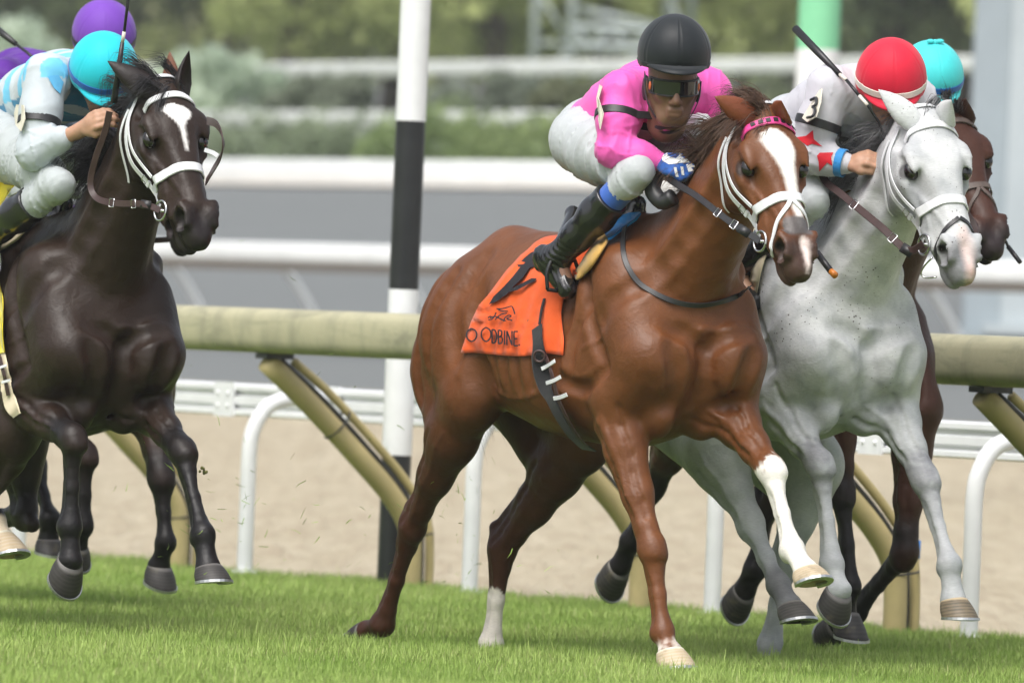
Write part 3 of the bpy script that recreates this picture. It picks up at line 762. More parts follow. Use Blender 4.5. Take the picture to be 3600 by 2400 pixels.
# ------------------------------------------------------------------ horses
class Frame:
    """local frame of a horse or rider: x along the run, y to its left (away from the camera), z up; origin on the ground"""
    def __init__(s, px, py, q, th=TH):
        s.f = np.array((sin(th), -cos(th), 0.0)); s.n = np.array((cos(th), sin(th), 0.0))
        P = on_plane(px, py, q, th); s.z0 = P[2]
        s.o = np.array((P[0], P[1], 0.0)); s.rot = math.atan2(s.f[1], s.f[0])
        s.c = s.loc(CAM)
    def loc(s, P):
        d = np.asarray(P, float) - s.o
        return np.array((d @ s.f, d @ s.n, d[2]))
    def dirl(s, d):
        return np.array((d @ s.f, d @ s.n, d[2]))
    def J(s, px, py, lat):
        d = s.dirl(ray(px, py)); t = (lat - s.c[1]) / d[1]
        return s.c + t * d
    def near(s, px, py, P, L):
        """point on the ray of a pixel at distance L from P, the one nearer to the camera"""
        d = s.dirl(ray(px, py)); d = d / np.linalg.norm(d)
        w = P - s.c; t0 = w @ d; p0 = s.c + t0 * d; dist = np.linalg.norm(P - p0)
        return s.c + (t0 - math.sqrt(max(L * L - dist * dist, 0))) * d
    def hit(s, fld, px, py, off=0.0):
        d = s.dirl(ray(px, py)); d = d / np.linalg.norm(d)
        return fld.march(s.c + d * 26.0, d, off, 8.0)
def axes_from(x, z):
    x = unit(x); z = np.asarray(z, float); z = unit(z - x * (z @ x)); y = np.cross(z, x)
    return np.stack([x, y, z], 1)
class HeadFrame:
    def __init__(s, O, A, sc): s.O, s.A, s.sc = O, A, sc
    def P(s, x, y, z): return s.O + s.A @ (np.array((x, y, z), float) * s.sc)
    def L(s, P): return ((np.asarray(P) - s.O) @ s.A) / s.sc
def head_field(F, H):
    """horse head: poll at the origin, x down the face, z out of the forehead"""
    A, sc, P = H.A, H.sc, H.P
    xs = [-.04, .03, .10, .17, .24, .31, .38, .44, .495, .545, .590]
    zt = [-.05, -.004, .014, .018, .008, -.002, -.008, -.012, -.018, -.034, -.072]
    zb = [-.13, -.19, -.240, -.258, -.228, -.188, -.164, -.150, -.145, -.138, -.115]
    hw = [.050, .086, .110, .112, .098, .084, .070, .057, .056, .046, .025]
    eg = [.0, -.05, -.12, -.14, -.08, .08, .16, .14, .04, .0, .0]
    F.loft(H.O, A, xs, zt, zb, hw, eg, 2.5, .05, sc)
    e = lambda c, r, k=.03, ax=None, op='u': F.ell(P(*c), np.array(r) * sc, k * sc, A if ax is None else A @ ax, op)
    c = lambda a, b, r1, r2, k=.03, sq=None, op='u': F.cone(P(*a), P(*b), r1 * sc, r2 * sc, k * sc, sq, op)
    for s in (-1, 1):
        e((.125, s * .080, -.160), (.110, .040, .095), .05)                   # cheek
        c((.06, s * .066, -.20), (.20, s * .052, -.238), .028, .020, .03)     # jaw edge
        c((.205, s * .100, -.088), (.365, s * .068, -.102), .013, .006, .040) # facial crest
        e((.182, s * .101, -.018), (.056, .016, .013), .035)                  # brow
        e((.205, s * .106, -.072), (.042, .014, .012), .030)                  # lower lid
        e((.31, s * .092, -.045), (.085, .016, .022), .06, None, 's')         # hollow beside the nasal bone
        e((.34, s * .082, -.140), (.075, .012, .020), .05, None, 's')
        e((.075, s * .096, -.048), (.034, .016, .024), .03, None, 's')        # hollow above the eye
        e((.492, s * .046, -.056), (.046, .032, .042), .018)                  # nostril wing
        c((.460, s * .060, -.030), (.530, s * .048, -.046), .012, .012, .016) # upper rim of the nostril
        c((.530, s * .052, -.046), (.530, s * .060, -.085), .012, .012, .014)
        R = np.array(Matrix.Rotation(radians(40), 3, 'Y'))
        e((.508, s * .073, -.055), (.039, .034, .024), .005, R, 's')          # nostril
        c((.43, s * .066, -.120), (.56, s * .044, -.130), .008, .008, .012, None, 's')   # lip line
        c((.37, s * .064, -.126), (.45, s * .056, -.114), .012, .010, .03)
    e((.560, 0, -.088), (.034, .042, .042), .025)                              # upper lip
    e((.530, 0, -.156), (.046, .034, .024), .012)                              # chin
    c((.28, 0, -.185), (.50, 0, -.156), .038, .026, .03)                      # under jaw
    c((.590, -.042, -.130), (.590, .042, -.130), .008, .008, .012, None, 's')
    e((.535, 0, -.022), (.040, .012, .014), .03, None, 's')                   # groove between the nostrils
def ear_mesh(base, tip, open_dir, w, col_n=14):
    """curled leaf-shaped ear with thickness"""
    base, tip = np.asarray(base, float), np.asarray(tip, float)
    ax = tip - base; L = np.linalg.norm(ax); ax /= L
    od = np.asarray(open_dir, float); od = unit(od - ax * (od @ ax)); sd = np.cross(ax, od)
    V, n, m = [], col_n, 16
    for layer in (0, 1):
        for j in range(m + 1):
            t = j / m
            ww = w * float(np.interp(t, [0, .12, .38, .62, .82, .94, 1], [.66, .86, 1.0, .80, .46, .18, .02]))
            op = radians(215 - 50 * t)
            for i in range(n + 1):
                a = (i / n - 0.5) * op
                r = ww * (1 - 0.14 * layer)
                cx = -cos(a) * r * .62 + ww * 0.25; cy = sin(a) * r
                V.append(base + ax * (L * t - 0.035 * (1 - t)) + od * cx + sd * cy - od * 0.05 * L * math.sin(t * pi))
    Fc = []; k = (m + 1) * (n + 1)
    for j in range(m):
        for i in range(n):
            a = j * (n + 1) + i
            Fc.append((a, a + 1, a + n + 2, a + n + 1))
            Fc.append((k + a, k + a + n + 1, k + a + n + 2, k + a + 1))
        for i in (0, n):
            a = j * (n + 1) + i
            q = (a, a + n + 1, k + a + n + 1, k + a)
            Fc.append(q if i == 0 else q[::-1])
    for i in range(n):
        a = m * (n + 1) + i
        Fc.append((a, a + 1, k + a + 1, k + a))
    return np.array(V), Fc
def hair(name, strands, mat, parent, w=0.0022):
    """strands: list of point lists -> thin tapered three-sided strands in one mesh"""
    V, Fc, n = [], [], 0
    for S in strands:
        P = spline(S, 9); T = np.gradient(P, axis=0)
        r = rng.normal(size=3)
        for i, p in enumerate(P):
            t = unit(T[i]); a = unit(np.cross(t, r)); b = np.cross(t, a)
            ww = w * (1 - (i / 8.0) ** 1.5 * 0.92)
            V += [p + a * ww, p - a * ww * 0.5 + b * ww * 0.8, p - a * ww * 0.5 - b * ww * 0.8]
        for i in range(8):
            for k in range(3):
                Fc.append((n + i * 3 + k, n + i * 3 + (k + 1) % 3, n + i * 3 + 3 + (k + 1) % 3, n + i * 3 + 3 + k))
        n += 27
    return mesh_obj(name, np.array(V), np.array(Fc), mat, parent)
def hoof(parent, cor, sole, toe, mat, rt=.049, rb=.067, name='hoof', shoe=True):
    cor, sole = np.asarray(cor, float), np.asarray(sole, float)
    ax = unit(sole - cor); toe = np.asarray(toe, float); toe = unit(toe - ax * (toe @ ax)); sd = np.cross(ax, toe)
    h = np.linalg.norm(sole - cor); V = []; n = 24; m = 7
    for j in range(m + 1):
        t = j / m
        r = rt + (rb - rt) * t
        for i in range(n):
            a = 2 * pi * i / n
            ca, sa = cos(a), sin(a)
            lx = r * (1.12 * ca if ca > 0 else 0.86 * ca); ly = r * sa * (1.0 if ca > 0 else 1 - 0.10 * ca * ca)
            sl = t * h * 0.62 * 0.55
            heel = (1 + ca) / 2
            hh = h * (t * (0.72 + 0.28 * heel) + (1 - t) * (-0.10 * heel + 0.12))
            bul = 0.004 * math.sin(t * pi)
            V.append(cor + ax * hh + toe * (lx + sl + bul * ca) + sd * (ly + bul * sa))
    Fc = [(j * n + i, j * n + (i + 1) % n, (j + 1) * n + (i + 1) % n, (j + 1) * n + i) for j in range(m) for i in range(n)]
    # rounded coronet on top, hollow sole below
    V.append(cor + ax * (-0.006)); top = len(V) - 1
    Fc += [(top, (i + 1) % n, i) for i in range(n)]
    low = [V[m * n + i] for i in range(n)]; cen = sum(low) / n
    b0 = len(V)
    for i in range(n): V.append(cen + (low[i] - cen) * 0.84 - ax * 0.002)
    for i in range(n): V.append(cen + (low[i] - cen) * 0.72 - ax * 0.016)
    V.append(cen - ax * 0.02)
    for i in range(n):
        i2 = (i + 1) % n
        Fc += [(m * n + i, m * n + i2, b0 + i2, b0 + i), (b0 + i, b0 + i2, b0 + n + i2, b0 + n + i), (b0 + n + i, b0 + n + i2, b0 + 2 * n)]
    hv = np.clip(((np.array(V) - cor) @ ax) / h, 0, 1); o = mesh_obj(name, np.array(V), Fc, mat, parent, True, {'height': np.repeat(hv[:, None], 3, 1)})
    if shoe:
        s = MB(); k0 = 15; W = []
        for i in range(-9, 10):
            p = np.array(low[i % n])
            d = unit(p - cen - ax * ((p - cen) @ ax))
            W.append([p + d * .003 - ax * .004, p + d * .003 + ax * .006, p - d * .02 + ax * .006, p - d * .02 - ax * .004])
        VV = [v for q in W for v in q]
        FF = [(i * 4 + k, i * 4 + (k + 1) % 4, i * 4 + 4 + (k + 1) % 4, i * 4 + 4 + k) for i in range(len(W) - 1) for k in range(4)]
        FF += [(3, 2, 1, 0), tuple(len(VV) - 4 + k for k in range(4))]
        s.add(VV, FF); s.build('horseshoe', M_STEEL, o, smooth=False)
    return o
def coat_mat(name, rough=0.5, spec=0.22, flecks=None, sheen=0.0):
    m, nt, b = new_mat(name)
    at = nt.nodes.new('ShaderNodeAttribute'); at.attribute_name = 'coat'
    v = obj_vec(nt)
    n1 = noise_node(nt, 6, 4, .6, v); n2 = noise_node(nt, 150, 3, .6, v)
    vs = obj_vec(nt, (60, 60, 420)); n3 = noise_node(nt, 1.0, 3, .6, vs)
    c = mix(nt, 1.0, at.outputs['Color'], ramp(nt, n1.outputs[0], [(.3, (.80, .79, .78)), (.7, (1.14, 1.12, 1.10))]), 'MULTIPLY')
    c = mix(nt, 0.6, c, ramp(nt, n3.outputs[0], [(.3, (.82, .82, .82)), (.7, (1.15, 1.15, 1.15))]), 'MULTIPLY')
    if flecks:
        vo = nt.nodes.new('ShaderNodeTexVoronoi'); vo.inputs['Scale'].default_value = 60
        nt.links.new(v, vo.inputs['Vector'])
        nm = noise_node(nt, 5, 2, .5, v)
        a = nt.nodes.new('ShaderNodeMath'); a.operation = 'LESS_THAN'
        th = nt.nodes.new('ShaderNodeMapRange'); th.inputs[1].default_value = .45; th.inputs[2].default_value = .75
        th.inputs[3].default_value = .06; th.inputs[4].default_value = .24
        sx = nt.nodes.new('ShaderNodeSeparateXYZ'); nt.links.new(v, sx.inputs[0]); mr = nt.nodes.new('ShaderNodeMapRange'); mr.inputs[1].default_value = .95; mr.inputs[2].default_value = 1.15; nt.links.new(sx.outputs[2], mr.inputs[0]); mm = nt.nodes.new('ShaderNodeMath'); mm.operation = 'MULTIPLY'; nt.links.new(th.outputs[0], mm.inputs[0]); nt.links.new(mr.outputs[0], mm.inputs[1]); nt.links.new(nm.outputs[0], th.inputs[0]); nt.links.new(vo.outputs['Distance'], a.inputs[0]); nt.links.new(mm.outputs[0], a.inputs[1])
        c = mix(nt, a.outputs[0], c, flecks)
    nt.links.new(c, b.inputs['Base Color'])
    b.inputs['Roughness'].default_value = rough
    b.inputs['Specular IOR Level'].default_value = spec
    b.inputs['Sheen Weight'].default_value = sheen
    n4 = noise_node(nt, 16, 5, .62, v, .6); n5 = noise_node(nt, 55, 4, .6, v, .3)
    vr = nt.nodes.new('ShaderNodeMapRange'); vr.inputs[3].default_value = rough - .10; vr.inputs[4].default_value = rough + .16
    nt.links.new(n1.outputs[0], vr.inputs[0]); nt.links.new(vr.outputs[0], b.inputs['Roughness'])
    bp = bump(nt, None, n3.outputs[0], .16, .002); bp = bump(nt, None, n5.outputs[0], .22, .004, bp)
    bump(nt, b, n4.outputs[0], .30, .014, bp)
    return m
def paint(C, V, col, shape, soft=.02, amt=1.0, nz=None):
    """blend a coat colour into vertices inside a tapered capsule (a, b, r1, r2)"""
    a, b, r1, r2 = shape; a, b = np.asarray(a, float), np.asarray(b, float); ab = b - a
    t = np.clip(((V - a) @ ab) / (ab @ ab + 1e-12), 0, 1)
    d = np.linalg.norm(V - a - t[:, None] * ab, axis=1) - (r1 + (r2 - r1) * t)
    if nz is not None: d = d + nz
    w = np.clip(0.5 - d / (2 * soft), 0, 1) * amt; w = w * w * (3 - 2 * w)
    C[:] = C * (1 - w[:, None]) + np.array(lin(col)) * w[:, None]
def paint_mask(C, w, col):
    w = np.clip(w, 0, 1); C[:] = C * (1 - w[:, None]) + np.array(lin(col)) * w[:, None]

def make_horse(D):
    fr = Frame(D['w'][0], D['w'][1], D['q'])
    J = fr.J; dz = fr.z0 - 1.64
    h = D.get('h', .008)
    root = empty('racehorse', tuple(fr.o), fr.rot)
    tag(root, D['label'], 'horse', 'racehorses in the race')
    F = Field((-1.75, -.62, -.06), (1.42, .62, 2.25), h)
    # ---- trunk
    xs = [-1.17, -1.08, -.95, -.77, -.55, -.25, 0, .20, .34, .44, .50]
    zt = [1.12, 1.29, 1.46, 1.575, 1.56, 1.56, 1.64, 1.58, 1.46, 1.35, 1.22]
    zb = [1.02, .98, .96, .93, .88, .815, .80, .82, .87, .95, 1.05]
    hw = [.04, .12, .19, .245, .28, .295, .27, .25, .225, .18, .08]
    eg = [0, .15, .28, .30, .18, .2, .36, .30, .15, .05, .0]
    ddz = D.get('belly', 0)
    F.loft((0, 0, dz), np.eye(3), xs, zt, [z + ddz for z in zb], [w * D.get('wide', 1) for w in hw], eg, 2.15, .05)
    # ---- head and neck
    poll = J(*D['poll']); hs = D.get('hs', 1.08)
    lip = fr.near(*D['lip'], poll, .605 * hs)
    xa = unit(lip - poll); va = unit(fr.c - poll)
    za = unit(va - xa * (va @ xa)); ya = np.cross(za, xa)
    ps = radians(D['psi']); za = za * cos(ps) + ya * sin(ps)
    A = axes_from(xa, za)
    HF = HeadFrame(poll, A, hs)
    n0 = np.array((.13, 0, 1.27 + dz)); n1 = HF.P(.045, 0, -.105)
    n1 = n1 + A[:, 0] * 0
    NA = axes_from(n1 - n0, np.array((-.6, 0, 1.0)) + 0.0 * A[:, 2])
    L = np.linalg.norm(n1 - n0)
    nx = [-.02, L * .2, L * .4, L * .6, L * .8, L * .95, L * 1.05]
    F.loft(n0, NA, nx, [.30, .235, .19, .165, .145, .12, .08], [-.32, -.27, -.215, -.175, -.145, -.12, -.08],
           [.225, .175, .135, .112, .096, .086, .06], [.05, .15, .25, .3, .25, .1, 0], 2.1, .08)
    F.cone(HF.P(.02, 0, -.07), n0 + NA[:, 0] * L * .7, .085 * hs, .11, .05, (NA[:, 1], .75))
    for s in (-1, 1):                                                          # neck muscles and jugular groove
        F.cone(n0 + NA @ np.array((L * .18, s * .145, -.10)), HF.P(.09, s * .055, -.17), .055, .035, .05)
    head_field(F, HF)
    # ---- shoulders, breast, haunches
    Y1 = np.array((0, 1, 0))
    for s, lg in ((-1, 'RF'), (1, 'LF')):
        el, kn, fe, co, so = (J(*p) for p in D[lg])
        fwd = np.clip((kn[0] - .30) * .28, -.06, .16)
        pt = np.array((.37 + fwd, s * .165, 1.09 + dz + max(0, fwd) * .3))
        F.ell((.17 + fwd * .8, s * .190, 1.24 + dz), (.15, .075, .26), .09, np.array(Matrix.Rotation(radians(-24), 3, 'Y')))
        F.cone((.18 + fwd * 1.2, s * .175, 1.42 + dz), (.34 + fwd, s * .175, 1.14 + dz), .095, .105, .08)
        F.cone(pt, el + np.array((.02, 0, .05)), .100, .105, .06, (Y1, .85))
        F.ell(pt + np.array((.03, -s * .045, -.01)), (.085, .085, .13), .035)
        F.ell((.00, s * .225, 1.10 + dz), (.12, .065, .16), .05)
        d1, d2 = kn - el, fe - kn
        fn = unit(np.cross(np.cross(d1, np.array((0, 1, 0))), d1)); back = unit(np.cross(d1, Y1));
        if back[0] > 0 and abs(d1[2]) > .1: back = -back
        F.chain([el + np.array((0, 0, .04)), el + d1 * .25, el + d1 * .6, el + d1 * .86, kn], [.095, .080, .058, .046, .051], .03, (Y1, .9))
        F.cone(el + d1 * .02 - back * .045, el + d1 * .62 - back * .014, .060, .036, .012)     # extensor muscle
        F.cone(el + d1 * .05 + back * .05, el + d1 * .60 + back * .020, .058, .032, .012)      # flexor muscle
        F.cone(el + d1 * .08 + Y1 * s * .055, el + d1 * .78 + Y1 * s * .022, .036, .020, .012)
        F.cone(el + d1 * .05 - Y1 * s * .045 + back * .01, el + d1 * .66 - Y1 * s * .018, .040, .020, .012)
        b2 = unit(np.cross(d2, Y1));
        if b2 @ back < -.2: b2 = -b2
        if (kn[0] - .1) > 0 and b2[0] > .5 and abs(d2[2]) > .2: b2 = -b2
        ka = unit(unit(d1) + unit(d2)); KA = axes_from(ka, -b2)
        F.ell(kn, (.068, .050, .050), .02, KA)
        F.ell(kn - b2 * .020 + ka * .026, (.030, .040, .030), .016, KA); F.ell(kn - b2 * .018 - ka * .026, (.032, .042, .030), .016, KA)
        F.ell(kn + b2 * .044 - ka * .02, (.030, .022, .024), .016, KA)
        F.chain([kn, kn + d2 * .22, kn + d2 * .55, kn + d2 * .85, fe], [.046, .031, .0275, .030, .037], .016)
        F.chain([kn + b2 * .03, kn + d2 * .5 + b2 * .024, fe + b2 * .022], [.022, .0165, .024], .012)  # tendon
        F.ell(fe, (.044, .041, .047), .02); F.ell(fe + b2 * .028, (.026, .026, .030), .02)
        F.chain([fe, fe + (co - fe) * .55, co], [.037, .031, .046], .016)
        D[lg + '_pts'] = (el, kn, fe, co, so, b2)
    for s in (-1, 1):
        F.ell((.42, s * .080, 1.06 + dz), (.080, .080, .11), .035)                                 # pectorals
        F.ell((.36, s * .10, .93 + dz), (.10, .065, .10), .035)
    for s, lg in ((-1, 'RH'), (1, 'LH')):
        st, hk, fe, co, so = (J(*p) for p in D[lg])
        hip = np.array((-.80, s * .13, 1.22 + dz)); g = hk - st
        F.ell(hip, (.25, .135, .24), .07)
        F.ell((-1.0, s * .12, 1.08 + dz), (.12, .105, .21), .06)
        F.cone(hip + np.array((-.02, s * .02, -.05)), st, .205, .125, .07, (Y1, .72))
        F.cone(np.array((-1.0, s * .12, 1.04 + dz)), st + g * .28 + np.array((-.05, 0, 0)), .13, .085, .07, (Y1, .8))
        F.cone((-.55, s * .20, 1.12 + dz), st + np.array((.03, 0, .02)), .10, .085, .06)
        F.ell(st + np.array((.03, 0, 0)), (.095, .085, .105), .05)
        F.chain([st, st + g * .3, st + g * .6, st + g * .86, hk], [.118, .105, .074, .050, .052], .035, (Y1, .82))
        d2 = fe - hk
        bk = unit(-(unit(-g) + unit(d2)) + 1e-3 * np.array((-1, 0, 0)))
        if D.get(lg + '_bk') is not None: bk = unit(np.array(D[lg + '_bk']))
        F.ell(hk, (.056, .046, .07), .025)
        F.cone(hk + bk * .052 - unit(d2) * .05, hk + d2 * .18 + bk * .025, .027, .026, .025)       # point of hock
        F.cone(st + g * .45 + bk * .05, hk + bk * .058 - unit(d2) * .05, .030, .014, .02)          # Achilles
        F.chain([hk, hk + d2 * .2, hk + d2 * .55, hk + d2 * .87, fe], [.048, .037, .030, .032, .040], .02)
        F.chain([hk + bk * .03, hk + d2 * .5 + bk * .026, fe + bk * .02], [.022, .018, .024], .012)
        F.ell(fe, (.044, .041, .047), .02); F.ell(fe + bk * .026, (.026, .026, .03), .02)
        F.chain([fe, fe + (co - fe) * .55, co], [.038, .033, .046], .02)
        D[lg + '_pts'] = (st, hk, fe, co, so, bk)
    F.cone((-1.0, 0, 1.36 + dz), (-1.14, .02, 1.24 + dz), .045, .03, .04)                           # dock
    # ---- creases between the muscles, laid on the finished surface
    def crease(pts, s, r=.02, depth=.007, k=.04, op='s', front=False):
        Q_ = []
        for p in spline(np.array(pts, float), len(pts) * 3):
            if front: q = F.march((1.2, p[0], p[1] + dz), (-1, 0, 0))
            else: q = F.march((p[0], s * .60, p[1] + dz), (0, -s, 0))
            if q is None: continue
            n = F.grad(q); Q_.append(q + n * ((r - depth) if op == 's' else -(r - depth)))
        for a, b in zip(Q_[:-1], Q_[1:]):
            if np.linalg.norm(a - b) < .15: F.cone(a, b, r, r, k, None, op)
    for s in (-1, 1):
        crease([(-.03, 1.46), (.00, 1.25), (-.04, 1.02)], s, .035, .013, .055)
        crease([(.10, 1.44), (.20, 1.24), (.30, 1.08)], s, .018, .010, .032)
        crease([(.30, 1.07), (.16, 1.00), (.02, 1.03)], s, .018, .011, .028)
        crease([(.17, 1.34), (.10, 1.18), (.08, 1.06)], s, .016, .006, .028)
        crease([(-.60, 1.34), (-.56, 1.14), (-.50, 1.00)], s, .04, .012, .07)
        crease([(-.90, 1.42), (-.97, 1.22), (-1.0, 1.02), (-.98, .92)], s, .018, .010, .032)
        crease([(-.78, 1.40), (-.84, 1.20), (-.86, 1.02)], s, .016, .007, .032)
        crease([(-.66, 1.46), (-.70, 1.26), (-.66, 1.08)], s, .025, .006, .05)
        for f in (-.14, -.22, -.30, -.38, -.46): crease([(f, 1.34), (f - .03, 1.16), (f - .02, 1.0)], s, .018, .0008, .03)
        crease([(s * .150, 1.16), (s * .125, 1.06), (s * .120, .96)], s, .020, .008, .045, 's', True)
        if s > 0: crease([(0, 1.16), (0, 1.08), (0, .96)], s, .014, .008, .035, 's', True)
        crease([(s * .02, 1.16), (s * .07, 1.20), (s * .14, 1.22)], s, .018, .004, .04, 's', True)
        crease([(.36, 1.34), (.28, 1.20), (.16, 1.14)], s, .0045, .0022, .010, 'u')
        crease([(-.10, .98), (-.30, .95), (-.50, .99)], s, .005, .0026, .012, 'u')
        for t0, t1, zz, r_, dp in ((.10, .85, -.10, .026, .006),):
            Q_ = []
            for t in np.linspace(t0, t1, 9):
                o = n0 + NA @ np.array((L * t, s * .45, zz * (1.25 - .55 * t))); q = F.march(o, -NA[:, 1] * s)
                if q is not None: Q_.append(q + F.grad(q) * (r_ - dp))
            for a_, b_ in zip(Q_[:-1], Q_[1:]):
                if np.linalg.norm(a_ - b_) < .15: F.cone(a_, b_, r_, r_, .05, None, 's')
    def limb_line(a, b, dr, t0, t1, r=.006, h_=.0025, op='u', k=.010, wv=.006):
        """a vein or groove down a limb on the side facing dr"""
        ab = b - a; dr = unit(dr - unit(ab) * (dr @ unit(ab))); sd = np.cross(unit(ab), dr); Q_ = []
        for i, t in enumerate(np.linspace(t0, t1, 8)):
            o = a + ab * t + sd * wv * math.sin(i * 1.7)
            q = F.march(o + dr * .16, -dr, 0.0, .16)
            if q is not None: Q_.append(q + F.grad(q) * ((r - h_) if op == 's' else -(r - h_)))
        for a_, b_ in zip(Q_[:-1], Q_[1:]):
            if np.linalg.norm(a_ - b_) < .10: F.cone(a_, b_, r, r, k, None, op)
    for s, lg in ((-1, 'RF'), (1, 'LF')):
        el, kn, fe, co, so, b2 = D[lg + '_pts']; Ys = np.array((0, 1.0, 0))
        limb_line(el, kn, -b2 * .9 - Ys * .5, .05, .80, .007, .0055, 's', .014); limb_line(el, kn, -b2 * .5 + Ys * .9, .0, .75, .007, .0055, 's', .014)
        limb_line(el, kn, -b2 * .3 - Ys, .05, .85, .006, .003); limb_line(el, kn, b2 * .2 - Ys, .10, .75, .008, .006, 's', .014)
        for w_ in (-1, 1): limb_line(kn, fe, Ys * w_ + b2 * .25, .25, .88, .007, .003, 's', .014, .0)
    for lg in ('RH', 'LH'):
        st, hk, fe, co, so, b2 = D[lg + '_pts']; Ys = np.array((0, 1.0, 0))
        for w_ in (-1, 1):
            limb_line(st, hk, Ys * w_ + b2 * .35, .30, .98, .010, .007, 's', .016); limb_line(hk, fe, Ys * w_ + b2 * .25, .18, .88, .007, .003, 's', .014, .0)
        limb_line(st, hk, -Ys * .8 - b2 * .5, .2, .95, .006, .003)
    # veins on the face and forearms
    for s in (-1, 1):
        for pts in ([(.23, -.085), (.29, -.070), (.34, -.075), (.40, -.095)], [(.29, -.070), (.36, -.045), (.43, -.035)]):
            Q_ = []
            for x, z in spline(np.array(pts), 10):
                q = F.march(HF.P(x, s * .3, z), -A[:, 1] * s)
                if q is not None: Q_.append(q - F.grad(q) * .003)
            for a_, b_ in zip(Q_[:-1], Q_[1:]): F.cone(a_, b_, .0055, .0055, .010)
    nb = np.abs(F.f) < .03; ii = np.argwhere(nb); PV = ii * F.h + F.lo
    F.f[nb] += (wobble(PV, 3.2, 51, 3) * .0026).astype(np.float32)
    V, Q = F.mesh()
    # ---- coat
    C = np.tile(np.array(lin(D['coat'])), (len(V), 1)).astype(np.float32)
    nz = wobble(V, 9, 3) * .006 + wobble(V, 40, 5, 2) * .003
    D['paint'](C, V, HF, fr, D, nz, dz)
    HL = HF.L(V)
    for s in (-1, 1):                                                                            # dark inner nostril and lids
        d = np.sqrt(((HL[:, 0] - .506) / .036) ** 2 + ((HL[:, 1] - s * .066) / .030) ** 2 + ((HL[:, 2] + .055) / .024) ** 2)
        paint_mask(C, np.clip((1.0 - d) * 5, 0, 1), D.get('nostril', (26, 20, 20)))
        d = np.sqrt(((HL[:, 0] - .195) / .038) ** 2 + ((HL[:, 1] - s * .122) / .03) ** 2 + ((HL[:, 2] + .048) / .027) ** 2)
        paint_mask(C, np.clip((1.0 - d) * 3, 0, 1) * .85, D.get('lid', (28, 22, 20)))
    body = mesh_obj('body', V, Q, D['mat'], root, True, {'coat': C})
    # ---- eyes, ears
    for s in (-1, 1):
        e = MB(); e.ball(HF.P(.195, s * .0920, -.047), np.array((.032, .0255, .0210)) * hs, 20, 14, A @ np.array(Matrix.Rotation(radians(14), 3, 'Y'))); e.build('eye', M_EYE, root)
    for s, k in ((-1, 'earR'), (1, 'earL')):
        b = HF.P(.025, s * .052, -.012)
        tip = J(*D[k]) if len(D[k]) == 3 else fr.near(*D[k][:2], b, D[k][3])
        od = D.get('ear_open', (0, 0, 0))
        op = D.get('ear_v', (-.8, -.8))[0 if s < 0 else 1] * unit(fr.c - b) + A[:, 1] * s * .55 + np.array(od)
        EV, EF = ear_mesh(b, tip, op, D.get('ear_w', .050))
        mesh_obj('ear', EV, EF, D.get('earmat', D['mat']), root, True, {'coat': np.tile(np.array(lin(D.get('earcol', D['coat']))), (len(EV), 1))})
    # ---- hooves
    for lg in ('RF', 'LF', 'RH', 'LH'):
        co, so = D[lg + '_pts'][3:5]
        hoof(root, co, so, D.get(lg + '_toe', (1, 0, 0)), D.get(lg + '_hoof', M_HOOF))
    # ---- mane, forelock, tail
    def clumps(n, per, root_fn, dirs, ln, droop, spread=.012, lift=.03):
        out = []
        for i in range(n):
            p0 = root_fn(); d0 = unit(np.array(dirs) + rng.normal(size=3) * .30); l0 = rng.uniform(*ln)
            cu = rng.normal(size=3) * .025
            for j in range(per):
                p = p0 + rng.normal(size=3) * .007; l = l0 * rng.uniform(.75, 1.15); d = unit(d0 + rng.normal(size=3) * .10)
                out.append([p, p + np.array((0, 0, lift)) + d * l * .35, p + d * l * .72 + cu + np.array((0, 0, lift * .6 - droop * .4)), p + d * l + cu * .4 + np.array((0, 0, -droop)) + rng.normal(size=3) * spread])
        return out
    def crest():
        t = rng.uniform(D.get('mane_t0', .45), 1.0)
        return n0 + NA @ np.array((L * t, rng.normal() * .010, np.interp(t, [0, .2, .4, .6, .8, .95, 1.05], [.225, .175, .19, .165, .145, .12, .08]) - .025))
    hair('mane', clumps(D.get('mane_n', 46), 34, crest, D.get('mane_dir', (-.7, -.3, .15)), (.10, .20), .05), D['hair'], root, .0019)
    topk = lambda: HF.P(rng.uniform(-.03, .045), rng.normal() * .026, -.010)
    hair('forelock', clumps(D.get('lock_n', 16), 34, topk, D.get('lock_dir', (0, -.1, -.02)), D.get('lock_len', (.10, .18)), .035, .012, .018), D['hair'], root, .0016)
    st = []
    for i in range(260):
        p = np.array((-1.13, .02, 1.25 + dz)) + rng.normal(size=3) * .02
        l = rng.uniform(.35, .55)
        d = np.array((-.10 + rng.normal() * .08, .28 + rng.normal() * .09, -.8 + rng.normal() * .1))
        st.append([p, p + d * l * .4 + np.array((-.06, 0, .03)), p + d * l])
    hair('tail', st, D['hair'], root, .003)
    D.update(fr=fr, F=F, HF=HF, root=root, dz=dz, n0=n0, NA=NA, L=L)
    return D
